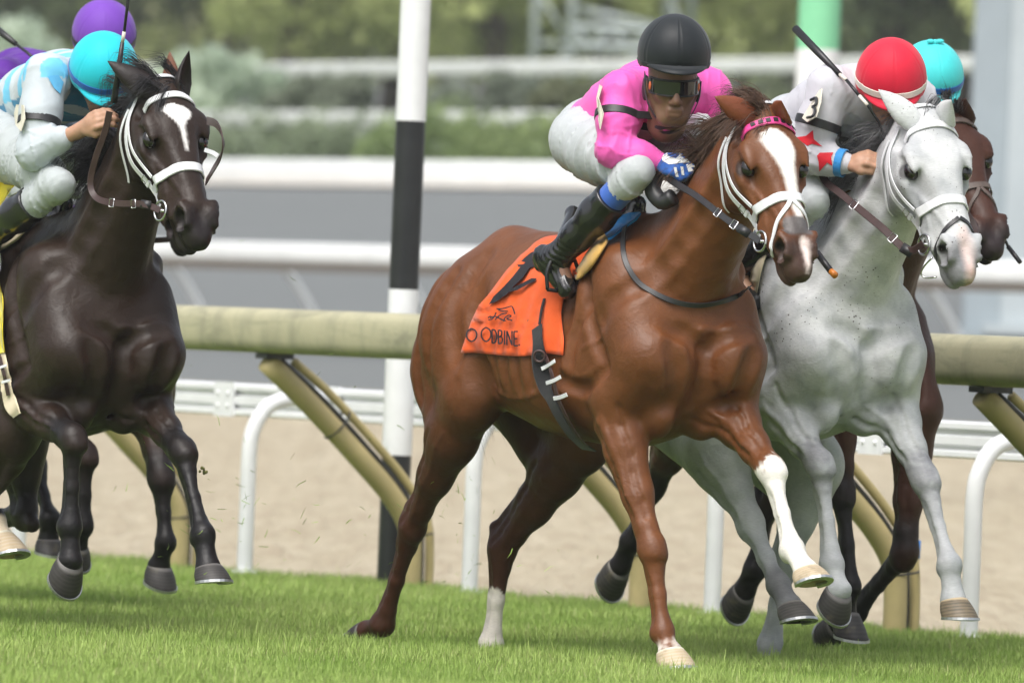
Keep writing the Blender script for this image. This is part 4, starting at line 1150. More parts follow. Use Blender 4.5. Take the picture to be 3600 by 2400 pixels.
# ------------------------------------------------------------------ the five horses
def hair_mat(name, a, b_):
    m, nt, b = new_mat(name); n = noise_node(nt, 25, 3, .6, obj_vec(nt))
    nt.links.new(mix(nt, n.outputs[0], a, b_), b.inputs['Base Color']); b.inputs['Roughness'].default_value = .45
    return m
MC_CHEST = coat_mat('chestnut_coat', .40, .34)
MC_DARK = coat_mat('dark_bay_coat', .40, .32)
MC_GREY = coat_mat('grey_coat', .52, .30, (.10, .09, .085))
MC_BAY = coat_mat('bay_coat', .44, .28)
def legdark(C, V, D, lg, col, knee=.10, soft=.05, nz=None, hind=False):
    a, k, f, c, s, b = D[lg + '_pts']
    g = k - a
    paint(C, V, col, (k - g * .12, f, .085, .075), soft, 1, nz); paint(C, V, col, (f, c, .09, .09), soft, 1, nz)
def white_leg(C, V, D, lg, frac, nz, col=(236, 233, 226)):
    a, k, f, c, s, b = D[lg + '_pts']
    paint(C, V, col, (k + (f - k) * frac, f, .075, .075), .006, 1, nz * 2); paint(C, V, col, (f, c + (c - f) * .4, .075, .085), .008)
def face_mask(HL, xs, yl, yr, nz, soft=.009):
    x, y, z = HL[:, 0] + nz * .3, HL[:, 1] + nz * .45, HL[:, 2]
    lo, hi = np.interp(x, xs, yl), np.interp(x, xs, yr)
    top = (z > -.085) & (x > xs[0]) & (x < xs[-1])
    d = np.minimum(y - lo, hi - y)
    return np.clip(.5 + d / (2 * soft), 0, 1) * top
def muzzle_dark(C, HL, col, amt=.85, x0=.47):
    w = np.clip((HL[:, 0] - x0) / .06, 0, 1) * (np.abs(HL[:, 1]) < .12) * (np.abs(HL[:, 2] + .08) < .16) * (HL[:, 0] < .72)
    paint_mask(C, w * amt, col)
def paint_chestnut(C, V, HF, fr, D, nz, dz):
    HL = HF.L(V)
    paint_mask(C, np.clip((1.05 + dz - V[:, 2]) / .35, 0, 1) * np.clip((-.25 - V[:, 0]) / .25, 0, 1) * .85, (58, 33, 20))  # shade on belly and low hindquarters, painted into the coat
    for lg in ('RH', 'LH'):
        a, k, f, c, s, b = D[lg + '_pts']; paint(C, V, (62, 32, 21), (k, c, .09, .09), .08, .7)  # hind legs darkened too, their shade painted into the coat
    muzzle_dark(C, HL, (62, 48, 44), .85, .45)
    white_leg(C, V, D, 'LF', .06, nz); white_leg(C, V, D, 'LH', .64, nz, (222, 216, 206))
    a, k, f, c, s, b = D['RF_pts']; paint(C, V, (236, 230, 222), (c - np.array((0, 0, .012)), s, .050, .07), .012, 1, nz)
    w = face_mask(HL, [.085, .10, .13, .17, .20, .24, .30, .36, .42, .445], [-.012, -.046, -.056, -.040, -.026, -.014, -.004, .000, .002, .004],
                  [.004, .030, .050, .054, .046, .038, .034, .034, .030, .016], nz)
    paint_mask(C, w, (246, 243, 238))
    w = face_mask(HL, [.475, .49, .53, .565, .59], [.006, .0, .006, .008, .01], [.016, .026, .030, .026, .014], nz)
    paint_mask(C, w, (238, 222, 218))
    w = np.clip((HL[:, 0] - .40) / .01, 0, 1) * np.clip((.475 - HL[:, 0]) / .01, 0, 1) * (np.abs(HL[:, 1]) < .047 + nz) * (HL[:, 2] > -.07)
    paint_mask(C, w * .95, (92, 88, 88))
def paint_dark(C, V, HF, fr, D, nz, dz):
    HL = HF.L(V)
    paint(C, V, (50, 32, 26), (HF.P(.2, -.05, -.06), HF.P(.40, -.04, -.07), .055, .05), .05, .5)
    paint(C, V, (50, 32, 26), (HF.P(.2, .05, -.06), HF.P(.40, .04, -.07), .055, .05), .05, .5)
    for lg in ('RF', 'LF', 'RH', 'LH'): legdark(C, V, D, lg, (25, 23, 24), nz=nz)
    a, k, f, c, s, b = D['RH_pts']; paint(C, V, (214, 200, 176), (c, s, .08, .09), .01)
    muzzle_dark(C, HL, (38, 33, 34), .9)
    w = face_mask(HL, [.098, .108, .125, .145, .165, .185, .21, .24, .275], [-.030, -.050, -.050, -.040, -.022, -.010, -.006, -.004, 0], [.0, .030, .046, .042, .026, .012, .008, .006, .002], nz, .005)
    paint_mask(C, w, (244, 242, 240))
def paint_grey(C, V, HF, fr, D, nz, dz):
    HL = HF.L(V)
    w = np.clip(wobble(V, 7, 21, 3) * .6 + .25, 0, 1) + .5 * np.clip(wobble(V, 22, 23, 2) * .8, 0, 1) * (V[:, 0] < .45)
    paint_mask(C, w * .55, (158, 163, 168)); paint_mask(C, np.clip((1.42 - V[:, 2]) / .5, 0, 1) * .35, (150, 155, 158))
    for lg in ('RF', 'LF'):
        a, k, f, c, s, b = D[lg + '_pts']
        paint(C, V, (104, 104, 112), (k - (k - a) * .12, k + (f - k) * .12, .07, .065), .05, .85, wobble(V, 14, 9) * .03)
        paint(C, V, (170, 172, 176), (k, f, .07, .06), .03, .5, wobble(V, 14, 9) * .02)
    for lg in ('RH', 'LH'):
        a, k, f, c, s, b = D[lg + '_pts']; paint(C, V, (148, 152, 153), (a + (k - a) * .3, f, .16, .09), .12, .5)
    a, k, f, c, s, b = D['RH_pts']; paint(C, V, (92, 92, 94), (f, c, .08, .08), .05, .8)
    for s in (-1, 1): paint(C, V, (118, 122, 126), (HF.P(.24, s * .09, -.075), HF.P(.36, s * .06, -.10), .022, .035), .05, .85)
    muzzle_dark(C, HL, (112, 112, 118), .8, .46)
    w = face_mask(HL, [.425, .44, .50, .56, .60, .62], [-.012, -.016, -.018, -.008, -.002, 0], [.008, .020, .026, .030, .026, .014], nz, .014)
    paint_mask(C, w * .9, (222, 202, 198))
    paint(C, V, (196, 150, 134), (HF.P(.57, .015, -.07), HF.P(.59, .02, -.11), .022, .026), .02, .7, nz)
def paint_bay(C, V, HF, fr, D, nz, dz):
    HL = HF.L(V)
    for lg in ('RF', 'LF', 'RH', 'LH'): legdark(C, V, D, lg, (22, 19, 19), nz=nz)
    muzzle_dark(C, HL, (46, 40, 42), .9)
    for s in (-1, 1): paint(C, V, (104, 62, 38), (HF.P(.2, s * .06, -.05), HF.P(.36, s * .045, -.06), .035, .03), .04, .6)
CHEST = dict(label='chestnut racehorse with a broad white blaze, leading the field at a gallop', w=(2215, 740), q=Q0, h=.0084,
    coat=(108, 65, 35), mane_t0=.62, mane_n=34, mat=MC_CHEST, paint=paint_chestnut, hair=hair_mat('chestnut_hair', (.045, .022, .014), (.17, .095, .06)),
    poll=(2690, 385, 0), lip=(2856, 935), psi=31, hs=1.10, earR=(2512, 340, 0, .17), earL=(2748, 355, 0, .13), earcol=(120, 66, 42),
    RF=[(2165, 1450, -.19), (2293, 1930, -.17), (2330, 2222, -.17), (2352, 2285, -.17), (2366, 2372, -.17)],
    LF=[(2560, 1440, .19), (2712, 1655, .17), (2784, 1930, .14), (2830, 2003, .14), (2848, 2068, .14)], LF_toe=(1, 0, .45), LF_hoof=M_HOOF_PALE, RF_hoof=M_HOOF_PALE,
    RH=[(1650, 1400, -.2), (1450, 1850, -.16), (1345, 2192, -.15), (1292, 2218, -.15), (1238, 2232, -.15)], RH_toe=(0, 0, -1),
    LH=[(2040, 1540, .2), (1768, 1925, .14), (1727, 2268, .13), (1723, 2335, .13), (1725, 2392, .13)],
    mane_dir=(-.55, -.35, .25), lock_dir=(-.30, -.75, .06), lock_n=26, lock_len=(.09, .16))
DARK = dict(label='dark brown racehorse with a white star, running wide at the left edge', w=(205, 740), q=Q0 - 1.3, h=.0084,
    wide=.95, coat=(46, 34, 27), mat=MC_DARK, paint=paint_dark, hair=hair_mat('black_hair', (.010, .009, .010), (.05, .048, .052)),
    poll=(585, 292, 0), lip=(742, 825), psi=31, hs=1.10, ear_v=(-.8, .5), earR=(378, 215, 0, .18), earL=(665, 178, 0, .15), earcol=(38, 32, 31),
    RF=[(75, 1410, -.2), (258, 1545, -.2), (245, 1850, -.2), (248, 1968, -.2), (212, 2028, -.2)], RF_toe=(.5, 0, -.85),
    LF=[(500, 1400, .2), (643, 1590, .17), (712, 1880, .15), (730, 1990, .15), (738, 2062, .15)],
    RH=[(30, 1520, -.2), (-60, 1760, -.17), (-22, 1830, -.15), (0, 1885, -.15), (25, 1985, -.15)], RH_hoof=M_HOOF_PALE, RH_bk=(-1, 0, .3),
    LH=[(70, 1500, .1), (85, 1800, .1), (-60, 1835, .1), (-120, 1885, .1), (-160, 1940, .1)], LH_bk=(.3, 0, -1), LH_toe=(0, 0, -1),
    mane_dir=(-.6, -.3, .2), lock_dir=(-.3, -.65, .08), mane_n=36)
GREY = dict(label='light grey racehorse with dark knees, between the chestnut and the bay', w=(2790, 745), q=Q0 + .9, h=.0084,
    coat=(198, 201, 203), mat=MC_GREY, paint=paint_grey, hair=hair_mat('grey_hair', (.05, .05, .052), (.30, .30, .31)),
    poll=(3262, 395, 0), lip=(3432, 945), psi=31, hs=1.13, earR=(3088, 315, 0, .17), earL=(3345, 352, 0, .15), earcol=(206, 210, 212), lid=(40, 36, 36),
    RF=[(2735, 1420, -.2), (2885, 1640, -.17), (2925, 1985, -.17), (2950, 2072, -.17), (2915, 2128, -.17)], RF_toe=(.5, 0, -.85),
    LF=[(3130, 1420, .2), (3255, 1690, .18), (3337, 1985, .16), (3350, 2105, .16), (3357, 2190, .16)], LF_hoof=M_HOOF_MIX,
    RH=[(2500, 1550, -.2), (2640, 1845, -.15), (2735, 2055, -.15), (2775, 2125, -.15), (2792, 2205, -.15)], RH_hoof=M_HOOF_GREY,
    LH=[(2850, 1640, .2), (2765, 1955, .15), (2707, 2262, .15), (2703, 2335, .15), (2703, 2388, .15)],
    mane_dir=(-.5, -.3, .25), lock_dir=(-.1, .5, .35), mane_n=36, lock_n=7, lock_len=(.05,.09))
BAY = dict(label='bay racehorse running along the rail, mostly hidden behind the grey', w=(2870, 775), q=Q0 + 1.8, h=.012,
    coat=(64, 38, 28), mat=MC_BAY, paint=paint_bay, hair=hair_mat('bay_hair', (.010, .009, .009), (.04, .035, .032)),
    poll=(3335, 390, 0), lip=(3530, 860), psi=31, hs=1.06, earR=(3230, 330, 0, .15), earL=(3395, 345, 0, .10), earcol=(60, 38, 30),
    RF=[(2930, 1480, -.2), (2962, 1740, -.17), (2988, 2060, -.17), (2972, 2150, -.17), (2970, 2255, -.17)],
    LF=[(3215, 1480, .2), (3178, 1945, .17), (3010, 2150, .17), (2950, 2190, .17), (2900, 2200, .17)], LF_toe=(0, 0, -1),
    RH=[(2420, 1450, -.2), (2300, 1700, -.15), (2215, 1900, -.15), (2180, 1985, -.15), (2130, 2025, -.15)], RH_toe=(.3, 0, -1),
    LH=[(2740, 1500, .2), (2700, 1760, .15), (2655, 2000, .15), (2620, 2070, .15), (2572, 2105, .15)], LH_toe=(.3, 0, -1),
    mane_n=20, lock_n=4)
PURP = dict(label='brown racehorse hidden behind the dark horse at the far left', w=(230, 790), q=Q0 - .1, h=.0135,
    coat=(58, 40, 32), mat=MC_BAY, paint=paint_bay, hair=BAY['hair'],
    poll=(560, 350, 0), lip=(690, 850), psi=22, hs=1.06, earR=(480, 260, 0, .16), earL=(597, 182, 0, .17), earcol=(112, 74, 56),
    RF=[(150, 1420, -.2), (300, 1600, -.18), (290, 1850, -.18), (270, 1910, -.18), (250, 1960, -.18)], RF_toe=(.7, 0, -.7),
    LF=[(520, 1420, .19), (568, 1680, .17), (583, 1905, .17), (560, 1985, .17), (548, 2055, .17)],
    RH=[(-150, 1450, -.2), (-230, 1750, -.15), (-260, 1950, -.15), (-240, 2010, -.15), (-235, 2060, -.15)],
    LH=[(60, 1420, .2), (120, 1640, .15), (178, 1830, .15), (172, 1892, .15), (168, 1950, .15)],
    mane_n=10, lock_n=4)
# ------------------------------------------------------------------ riders
def fabric(name, col, rough=.62, var=.05, attr=None, sheen=.25, wr=1.0, spec=.25):
    m, nt, b = new_mat(name); v = obj_vec(nt)
    n1 = noise_node(nt, 14, 4, .55, v, .8); n2 = noise_node(nt, 420, 2, .5, v)
    if attr:
        at = nt.nodes.new('ShaderNodeAttribute'); at.attribute_name = attr; base = at.outputs['Color']
    else:
        rgb = nt.nodes.new('ShaderNodeRGB'); rgb.outputs[0].default_value = (*col, 1); base = rgb.outputs[0]
    c = mix(nt, 1.0, base, ramp(nt, n1.outputs[0], [(.25, (1 - var,) * 3), (.75, (1 + var,) * 3)]), 'MULTIPLY')
    nt.links.new(c, b.inputs['Base Color']); b.inputs['Roughness'].default_value = rough
    b.inputs['Sheen Weight'].default_value = sheen; b.inputs['Specular IOR Level'].default_value = spec
    bp = bump(nt, None, n2.outputs[0], .12, .0008); bump(nt, b, n1.outputs[0], .25 * wr, .012, bp)
    return m
def skin(name, col):
    m, nt, b = new_mat(name); v = obj_vec(nt); n = noise_node(nt, 40, 4, .6, v); n2 = noise_node(nt, 300, 2, .5, v)
    nt.links.new(mix(nt, n.outputs[0], tuple(x * .82 for x in col), tuple(min(1, x * 1.15) for x in col)), b.inputs['Base Color'])
    b.inputs['Roughness'].default_value = .48; b.inputs['Subsurface Weight'].default_value = .08; b.inputs['Subsurface Scale'].default_value = .01
    bump(nt, b, n2.outputs[0], .15, .001); return m
M_BOOT = plain('boot_leather', (.012, .012, .013), .22, .6, 0, .3, 18, .12, .004, .35)
M_STRAPB = plain('black_strap', (.022, .022, .024), .42, .5, 0, .2, 40)
M_CARD = plain('number_card', (.70, .66, .55), .5, .4, 0, .06, 20)
M_LENS = plain('goggle_lens', (.012, .013, .016), .06, .8, 0, .1, 10, 0)
M_LENSC = plain('goggle_clear', (.22, .23, .25), .08, .8, 0, .1, 10, 0)
M_SILVER = plain('silver_metal', (.62, .63, .63), .25, .5, 1.0, .1, 30)
M_CROP = plain('crop_black', (.015, .015, .017), .38, .5, 0, .2, 60)
M_CREAM = plain('cream_tape', (.70, .66, .58), .5, .4, 0, .08, 40)
M_HAIRB = plain('short_hair', (.012, .010, .009), .6, .3, 0, .2, 200, .4)
def clamp_box(P, pad):
    P = np.array(P); return P.min(0) - pad, P.max(0) + pad
def axis_squash(a, b, up):
    return None
def curl_chain(F, p, x, n, l, r, curl, k):
    d, m = x.copy(), n.copy(); q = [p - x * .032, p]
    for a, L in ((48, .040), (78, .026), (62, .020)):
        a = radians(a) * curl; d, m = d * cos(a) - m * sin(a), m * cos(a) + d * sin(a)
        q.append(q[-1] + d * L * l)
    F.chain(q, [r * 1.12, r * 1.1, r, r * .94, r * .80], k)
def hand_field(F, wr, hd, back, side, inc=0.0, curl=1.0, k=.006):
    x = unit(hd - wr); n = unit(back - x * (x @ back)); S = np.cross(x, n) * side
    F.cone(wr - x * .02, wr + x * .05, .026 + inc, .030 + inc, .02, (n, .78))
    F.ell(wr + x * .055, (.048 + inc, .041 + inc, .0165 + inc), .018, np.stack([x, S, n], 1))
    for i, (o, l) in enumerate(((.031, .95), (.0105, 1.05), (-.0095, 1.0), (-.0285, .82))):
        curl_chain(F, wr + x * (.092 - abs(o - .008) * .22) + S * o + n * .003, x, n, l, .0098 - .001 * (i == 3) + inc, curl, k)
    t0 = wr + x * .028 + S * .024; t1 = t0 + x * .030 + S * .020 - n * .012; t2 = t1 + x * .030 - S * .004 - n * .018; t3 = t2 + x * .012 - S * .018 - n * .006
    F.chain([t0, t1, t2, t3], [.017 + inc, .0135 + inc, .0115 + inc, .0095 + inc], .012)
def face_field(F, O, A, sc=1.0):
    """human head: O at the middle of the skull, A columns = forward, left, up"""
    P = lambda x, y, z: O + A @ (np.array((x, y, z)) * sc)
    e = lambda c, r, k=.02, op='u': F.ell(P(*c), np.array(r) * sc, k * sc, A, op)
    c = lambda a, b, r1, r2, k=.015, op='u': F.cone(P(*a), P(*b), r1 * sc, r2 * sc, k * sc, None, op)
    e((-.005, 0, .03), (.098, .077, .09), .02)
    e((.035, 0, -.045), (.055, .057, .085), .04)
    c((.055, -.022, -.112), (.055, .022, -.112), .022, .022, .03)               # chin
    for s in (-1, 1):
        c((.0, s * .060, -.05), (.045, s * .028, -.108), .020, .016, .025)      # jaw
        e((.062, s * .044, -.032), (.022, .020, .016), .025)                     # cheekbone
        c((.088, s * .014, .012), (.072, s * .052, .010), .012, .010, .015)     # brow
        e((.090, s * .033, -.012), (.014, .019, .011), .012, 's')               # eye hollow
        e((.074, s * .033, -.012), (.015, .015, .012), .006)                    # eyeball under the lid
        e((.096, s * .012, -.055), (.011, .010, .008), .008)                    # nostril wing
        e((.008, s * .076, -.02), (.018, .010, .030), .008)                     # ear
    c((.090, 0, .002), (.108, 0, -.048), .008, .013, .012)                      # nose
    c((.090, -.016, -.080), (.090, .016, -.080), .0085, .0085, .016)            # lips, pursed
    c((.086, -.011, -.095), (.086, .011, -.095), .009, .009, .016)
    c((.102, -.020, -.0865), (.102, .020, -.0870), .0035, .0035, .008, 's')
    F.cone(P(-.02, 0, -.05), P(-.07, 0, -.15), .055 * sc, .062 * sc, .04)
def helmet(root, O, A, mat, R=(.142, .128, .128), seams=6, band=None, button=False, peak=True, off=.035, name='helmet', trim=None):
    """skull cap with a cloth cover: panels with sunken seams, rim and a short peak"""
    c0 = O + A @ np.array((.005, 0, off)); n, m = 132, 30
    V = []; lim = radians(112)
    for j in range(m + 1):
        p = lim * j / m
        for i in range(n):
            a = 2 * pi * i / n
            sm = min(abs(((a / (2 * pi / seams)) % 1) - 0), 1 - ((a / (2 * pi / seams)) % 1))
            g = 1 - ((.016 * math.exp(-(sm / .022) ** 2) - .006 * math.exp(-((sm - .06) / .03) ** 2)) if seams else 0) * min(1, p * 2)
            x, y, z = R[0] * sin(p) * cos(a) * g, R[1] * sin(p) * sin(a) * g, R[2] * cos(p) * (1 + .03 * (1 - p / lim)) * g
            fz = .5 - .5 * cos(a); lo_ = -.018 - .045 * min(1, fz * 1.6); z = max(z, lo_) if z < lo_ else z
            V.append(c0 + A @ np.array((x, y, z)))
    Fc = [(j * n + i, (j + 1) * n + i, (j + 1) * n + (i + 1) % n, j * n + (i + 1) % n) for j in range(m) for i in range(n)]
    base = len(V)
    for i in range(n): V.append(c0 + (V[m * n + i] - c0) * .90 + A[:, 2] * .012)
    Fc += [(m * n + i, base + i, base + (i + 1) % n, m * n + (i + 1) % n) for i in range(n)]
    h = mesh_obj(name, np.array(V), Fc, mat, root)
    def ring(j, off, w, mt, nm):
        B = MB(); pts, nr = [], []
        for i in range(0, n + 1, 2):
            p = V[j * n + i % n]; q = V[(j - 1) * n + i % n]
            d = unit(p - c0); pts.append(p + d * off); nr.append(d)
        B.ribbon(pts, nr, w, .002); B.build(nm, mt, h)
    ring(m - 2, .0005, .020, trim or mat, 'rim')
    if band is not None: ring(m - 5, .0005, .026, band, 'band')
    if peak:
        B = MB(); W = []
        for i in range(-11, 12):
            a = radians(i * 5.2); e_ = math.cos(i / 11.5 * pi / 2) ** .7
            bx = np.array((R[0] * .965 * cos(a), R[1] * .965 * sin(a), -.030)); ox = bx + np.array((.040 * e_ + .002, .0, -.016 * e_))
            W += [c0 + A @ v for v in (bx + (0, 0, .008), ox + (0, 0, .003), ox - (0, 0, .003), bx - (0, 0, .004))]
        FF = [(i * 4 + k, i * 4 + (k + 1) % 4, i * 4 + 4 + (k + 1) % 4, i * 4 + 4 + k) for i in range(22) for k in range(4)] + [(3, 2, 1, 0), tuple(88 + k for k in range(4))]
        B.add(W, FF); B.build('peak', mat, h)
    if button:
        B = MB(); t = c0 + A @ np.array((0, 0, R[2] * 1.03 + .004))
        B.ball(t, .011, 10, 8)
        for s in (-1, 1): B.ball(t + A @ np.array((.0, s * .018, .004)), np.array((.010, .017, .008)), 12, 8, A)
        B.build('button', mat, h)
    return h
def jframe(fr, head_px, fwd, up, lat=0.0):
    O = fr.J(head_px[0], head_px[1], lat); f = fr.dirl(unit(fwd)); u = fr.dirl(unit(up))
    f = unit(f); u = unit(u - f * (u @ f)); l = np.cross(u, f)
    return O, np.stack([f, l, u], 1)
def decal(fr, F, parent, name, poly, mat, off=.003, grid=7.0, far=False):
    """flat print laid onto a surface: a picture-space outline is filled with a fine grid and projected onto the garment"""
    import bmesh
    bm = bmesh.new(); vs = [bm.verts.new((x, y, 0)) for x, y in poly]
    bmesh.ops.triangle_fill(bm, use_beauty=True, use_dissolve=False, edges=[bm.edges.new((vs[i], vs[(i + 1) % len(vs)])) for i in range(len(vs))])
    for _ in range(6):
        L = [e for e in bm.edges if e.calc_length() > grid * 1.6]
        if not L: break
        bmesh.ops.subdivide_edges(bm, edges=L, cuts=1)
    bmesh.ops.triangulate(bm, faces=bm.faces[:])
    bm.verts.index_update(); V = []; ok = []
    for v in bm.verts:
        p = fr.hit(F, v.co.x, v.co.y, off); ok.append(p is not None); V.append(p if p is not None else np.zeros(3))
    Fc = [tuple(v.index for v in f.verts) for f in bm.faces if all(ok[v.index] for v in f.verts)]
    med = np.median(np.array([V[i] for i in range(len(V)) if ok[i]]), axis=0) if any(ok) else np.zeros(3)
    if not far: Fc = [f for f in Fc if abs((V[f[0]] - med) @ fr.dirl(np.array((0, 1.0, 0)))) < .11]
    if far and Fc:
        ds = np.array([np.linalg.norm(V[f[0]] - fr.c) for f in Fc]); Fc = [f for f, d in zip(Fc, ds) if d > ds.max() - .16]
    D = np.array([np.linalg.norm(V[f[0]] - V[f[1]]) + np.linalg.norm(V[f[1]] - V[f[2]]) for f in Fc]) if Fc else np.zeros(0)
    Fc = [f for f, d in zip(Fc, D) if d < .12]
    bm.free()
    if not Fc: return None
    par = list(range(len(V)))                # keep the largest connected piece
    def root_(i):
        while par[i] != i: par[i] = par[par[i]]; i = par[i]
        return i
    for f in Fc:
        for q in f[1:]: par[root_(q)] = root_(f[0])
    cnt = {}
    for f in Fc: cnt[root_(f[0])] = cnt.get(root_(f[0]), 0) + 1
    best = max(cnt, key=cnt.get); Fc = [f for f in Fc if root_(f[0]) == best]
    used = sorted({q for f in Fc for q in f}); ix = {q: i for i, q in enumerate(used)}; V = [V[q] for q in used]; Fc = [tuple(ix[q] for q in f) for f in Fc]
    return mesh_obj(name, np.array(V), Fc, mat, parent)
def limb_band(fr, F, parent, name, c, ax, w, mat, th=.003, rad=.14):
    """elastic band round a sleeve: rays fired inwards around the axis"""
    ax = unit(ax); a1 = unit(np.cross(ax, (0, 0, 1.0))); a2 = np.cross(ax, a1); pts, nr = [], []
    for t in np.linspace(0, 2 * pi, 33):
        d = a1 * cos(t) + a2 * sin(t); p = F.march(c + d * rad, -d, .001, rad)
        if p is None: p = c + d * .05
        pts.append(p); nr.append(d)
    B = MB(); B.ribbon(pts, nr, w, th); return B.build(name, mat, parent)

def folds(PP, a, b, fa, fc, seed, wd=.20):
    """fold lines running across a limb: sharp ridges of stretched noise"""
    d = unit(b - a); q = PP * fc + np.outer(PP @ d, d) * (fa - fc)
    n = wobble(q, 1.0, seed, 2)
    return np.exp(-(n / wd) ** 2) - .3
def near_limb(PP, a, b, r0, wd):
    d = b - a; t = np.clip(((PP - a) @ d) / (d @ d), 0, 1)
    return t, np.exp(-((np.linalg.norm(PP - a - t[:, None] * d, axis=1) - r0) / wd) ** 2)
def make_jockey(K):
    fr = K['fr']; J = lambda p: np.array(p[1:], float) if p[0] == 'H' else fr.J(*p)
    Q = {k: J(v) for k, v in K['joints'].items()}
    root = empty('person', tuple(fr.o), fr.rot); tag(root, K['label'], 'jockey', 'jockeys in the race')
    h = K.get('h', .007)
    allp = list(Q.values()); O, A = K['head']
    lo, hi = clamp_box(allp + [O], .26)
    # ---- body: head, neck, arms, hands, trunk, legs in one surface
    hb = K.get('hb', .005)
    B = Field(lo, hi, hb)
    B.chain([Q['pelvis'], (Q['pelvis'] + Q['chest']) / 2, Q['chest']], [.10, .105, .12], .05)
    B.cone(Q['chest'], O + A @ np.array((-.05, 0, -.10)), .07, .055, .05)
    face_field(B, O, A, K.get('hsc', 1.0))
    for s in 'RL':
        B.chain([Q['chest'], Q['sh' + s], Q['el' + s], Q['wr' + s]], [.09, .050, .038, .024], .03)
        B.chain([Q['hip' + s], Q['knee' + s] - np.array((.01, 0, .0)), Q['ank' + s]], [.085, .036, .032], .02)
        B.cone(Q['ank' + s], Q['toe' + s], .035, .028, .03)
        hand_field(B, Q['wr' + s], Q['hand' + s], fr.dirl(np.array(K['back' + s], float)), K.get('thumb' + s, 1 if s == 'R' else -1), 0, K.get('curl' + s, 1.0))
    V, Fc = B.mesh(); body = mesh_obj('body', V, Fc, K['skin'], root)
    # ---- silks
    F = Field(lo, hi, h); up = unit(np.cross(Q['chest'] - Q['pelvis'], Q['shL'] - Q['shR'])); 
    if up[2] < 0: up = -up
    mid = Q['pelvis'] * .45 + Q['chest'] * .55
    tl = Q['chest'] - Q['pelvis']
    F.chain([Q['pelvis'] + tl * .12, mid, Q['chest'], Q['chest'] + unit(tl) * .05], [.130, .150, .158, .10], .06, (up, .80))
    F.cone(Q['shR'] * .8 + Q['chest'] * .2, Q['shL'] * .8 + Q['chest'] * .2, .088, .088, .07)
    F.cone(Q['chest'], O + A @ np.array((-.055, 0, -.135)) * K.get('hsc', 1.0), .085, .062, .05)
    for s in 'RL':
        sh, el, wr = Q['sh' + s], Q['el' + s], Q['wr' + s]
        bare = K.get('bare' + s)
        F.chain([sh, sh * .5 + el * .5, el, el * .45 + wr * .55, wr] if not bare else [sh, sh * .5 + el * .5, el, el + (wr - el) * bare], [.082, .072, .058, .050, .037] if not bare else [.082, .072, .060, .049], .04)
    P0 = F.f.copy()
    # folds: ripples displace the cloth where it hangs or bunches
    nx, ny, nz_ = F.n; G = np.stack(np.meshgrid(*[np.arange(F.n[i]) * F.h + F.lo[i] for i in range(3)], indexing='ij'), -1)
    W = np.zeros(F.n, np.float32); nb = np.abs(F.f) < .03; PP = G[nb]
    amp = K.get('fold', .0065)
    w = wobble(PP, 4, 8, 2) * .35
    for s in 'RL':
        for (a, b, f_, t0, sg, g) in ((Q['sh' + s], Q['el' + s], 13, .9, .45, .8), (Q['el' + s], Q['wr' + s], 15, .15, .40, .8), (Q['chest'], Q['sh' + s], 13, .8, .5, 1.0)):
            t, m_ = near_limb(PP, a, b, .06, .05); w = w - folds(PP, a, b, f_, 3.5, 17 + ord(s)) * m_ * np.exp(-((t - t0) / sg) ** 2) * g
    t, m_ = near_limb(PP, Q['pelvis'], Q['chest'], .14, .07); w = w - folds(PP, Q['pelvis'], Q['chest'], 8, 3, 5) * m_ * .7
    F.f[nb] += (w * amp).astype(np.float32)
    V, Fc = F.mesh(); C = None
    if K.get('pattern'):
        C = np.tile(np.array(lin(K['silk'])), (len(V), 1)).astype(np.float32); K['pattern'](C, V, Q, fr, K)
    silks = mesh_obj('silks', V, Fc, K['silkmat'], root, True, {'tint': C} if C is not None else None)
    # ---- breeches
    G_ = Field(lo, hi, K.get('hbr', h * 1.15))
    G_.chain([Q['pelvis'] - tl * .05, Q['pelvis'] + tl * .20], [.128, .115], .05, (up, .88))
    for s in 'RL':
        hp, kn, an = Q['hip' + s], Q['knee' + s], Q['ank' + s]; g = kn - hp; c = an - kn
        G_.chain([hp, hp + g * .35, hp + g * .75, kn], [.118, .104, .074, .055], .05)
        G_.cone(hp + g * .25 - np.array((0, 0, .035)), hp + g * .6 - np.array((0, 0, .01)), .085, .060, .05)
        cf = .17 if K.get('sock') is not None else .36; G_.chain([kn, kn + c * cf * .7, kn + c * cf], [.056, .057, .055], .03)
    nb = np.abs(G_.f) < .03; PP = np.argwhere(nb) * G_.h + G_.lo; w = wobble(PP, 4, 28, 2) * .3
    for s in 'RL':
        for (a, b, f_, t0, sg, g) in ((Q['hip' + s], Q['knee' + s], 12, .45, .55, 1.0), (Q['knee' + s], Q['ank' + s], 19, .18, .2, .9)):
            t, m_ = near_limb(PP, a, b, .09, .08); w = w - folds(PP + np.array((0, 0, 1)) * (PP @ unit(b - a))[:, None] * .35, a, b, f_, 2.2, 31 + ord(s)) * m_ * np.exp(-((t - t0) / sg) ** 2) * g
    G_.f[nb] += (w * K.get('bfold', .0105)).astype(np.float32)
    V, Fc = G_.mesh(); br = mesh_obj('breeches', V, Fc, K['breech'], root)
    # ---- boots
    for s in 'RL':
        kn, an, to = Q['knee' + s], Q['ank' + s], Q['toe' + s]; c = an - kn; he = an + (an - kn) / np.linalg.norm(c) * .055 - unit(to - an) * .045
        lo2, hi2 = clamp_box([kn, an, to, he], .12); H = Field(lo2, hi2, .005)
        fd = unit(to - an); ku = kn + c * .33
        H.chain([ku, kn + c * .50, kn + c * .74, an], [.064, .064, .053, .046], .03)
        H.cone(ku - unit(c) * .010, ku + unit(c) * .008, .066, .066, .008)
        H.cone(an, he, .046, .036, .03); H.cone(an + unit(c) * .035, to, .044, .032, .03); H.cone(he, to, .034, .033, .02)
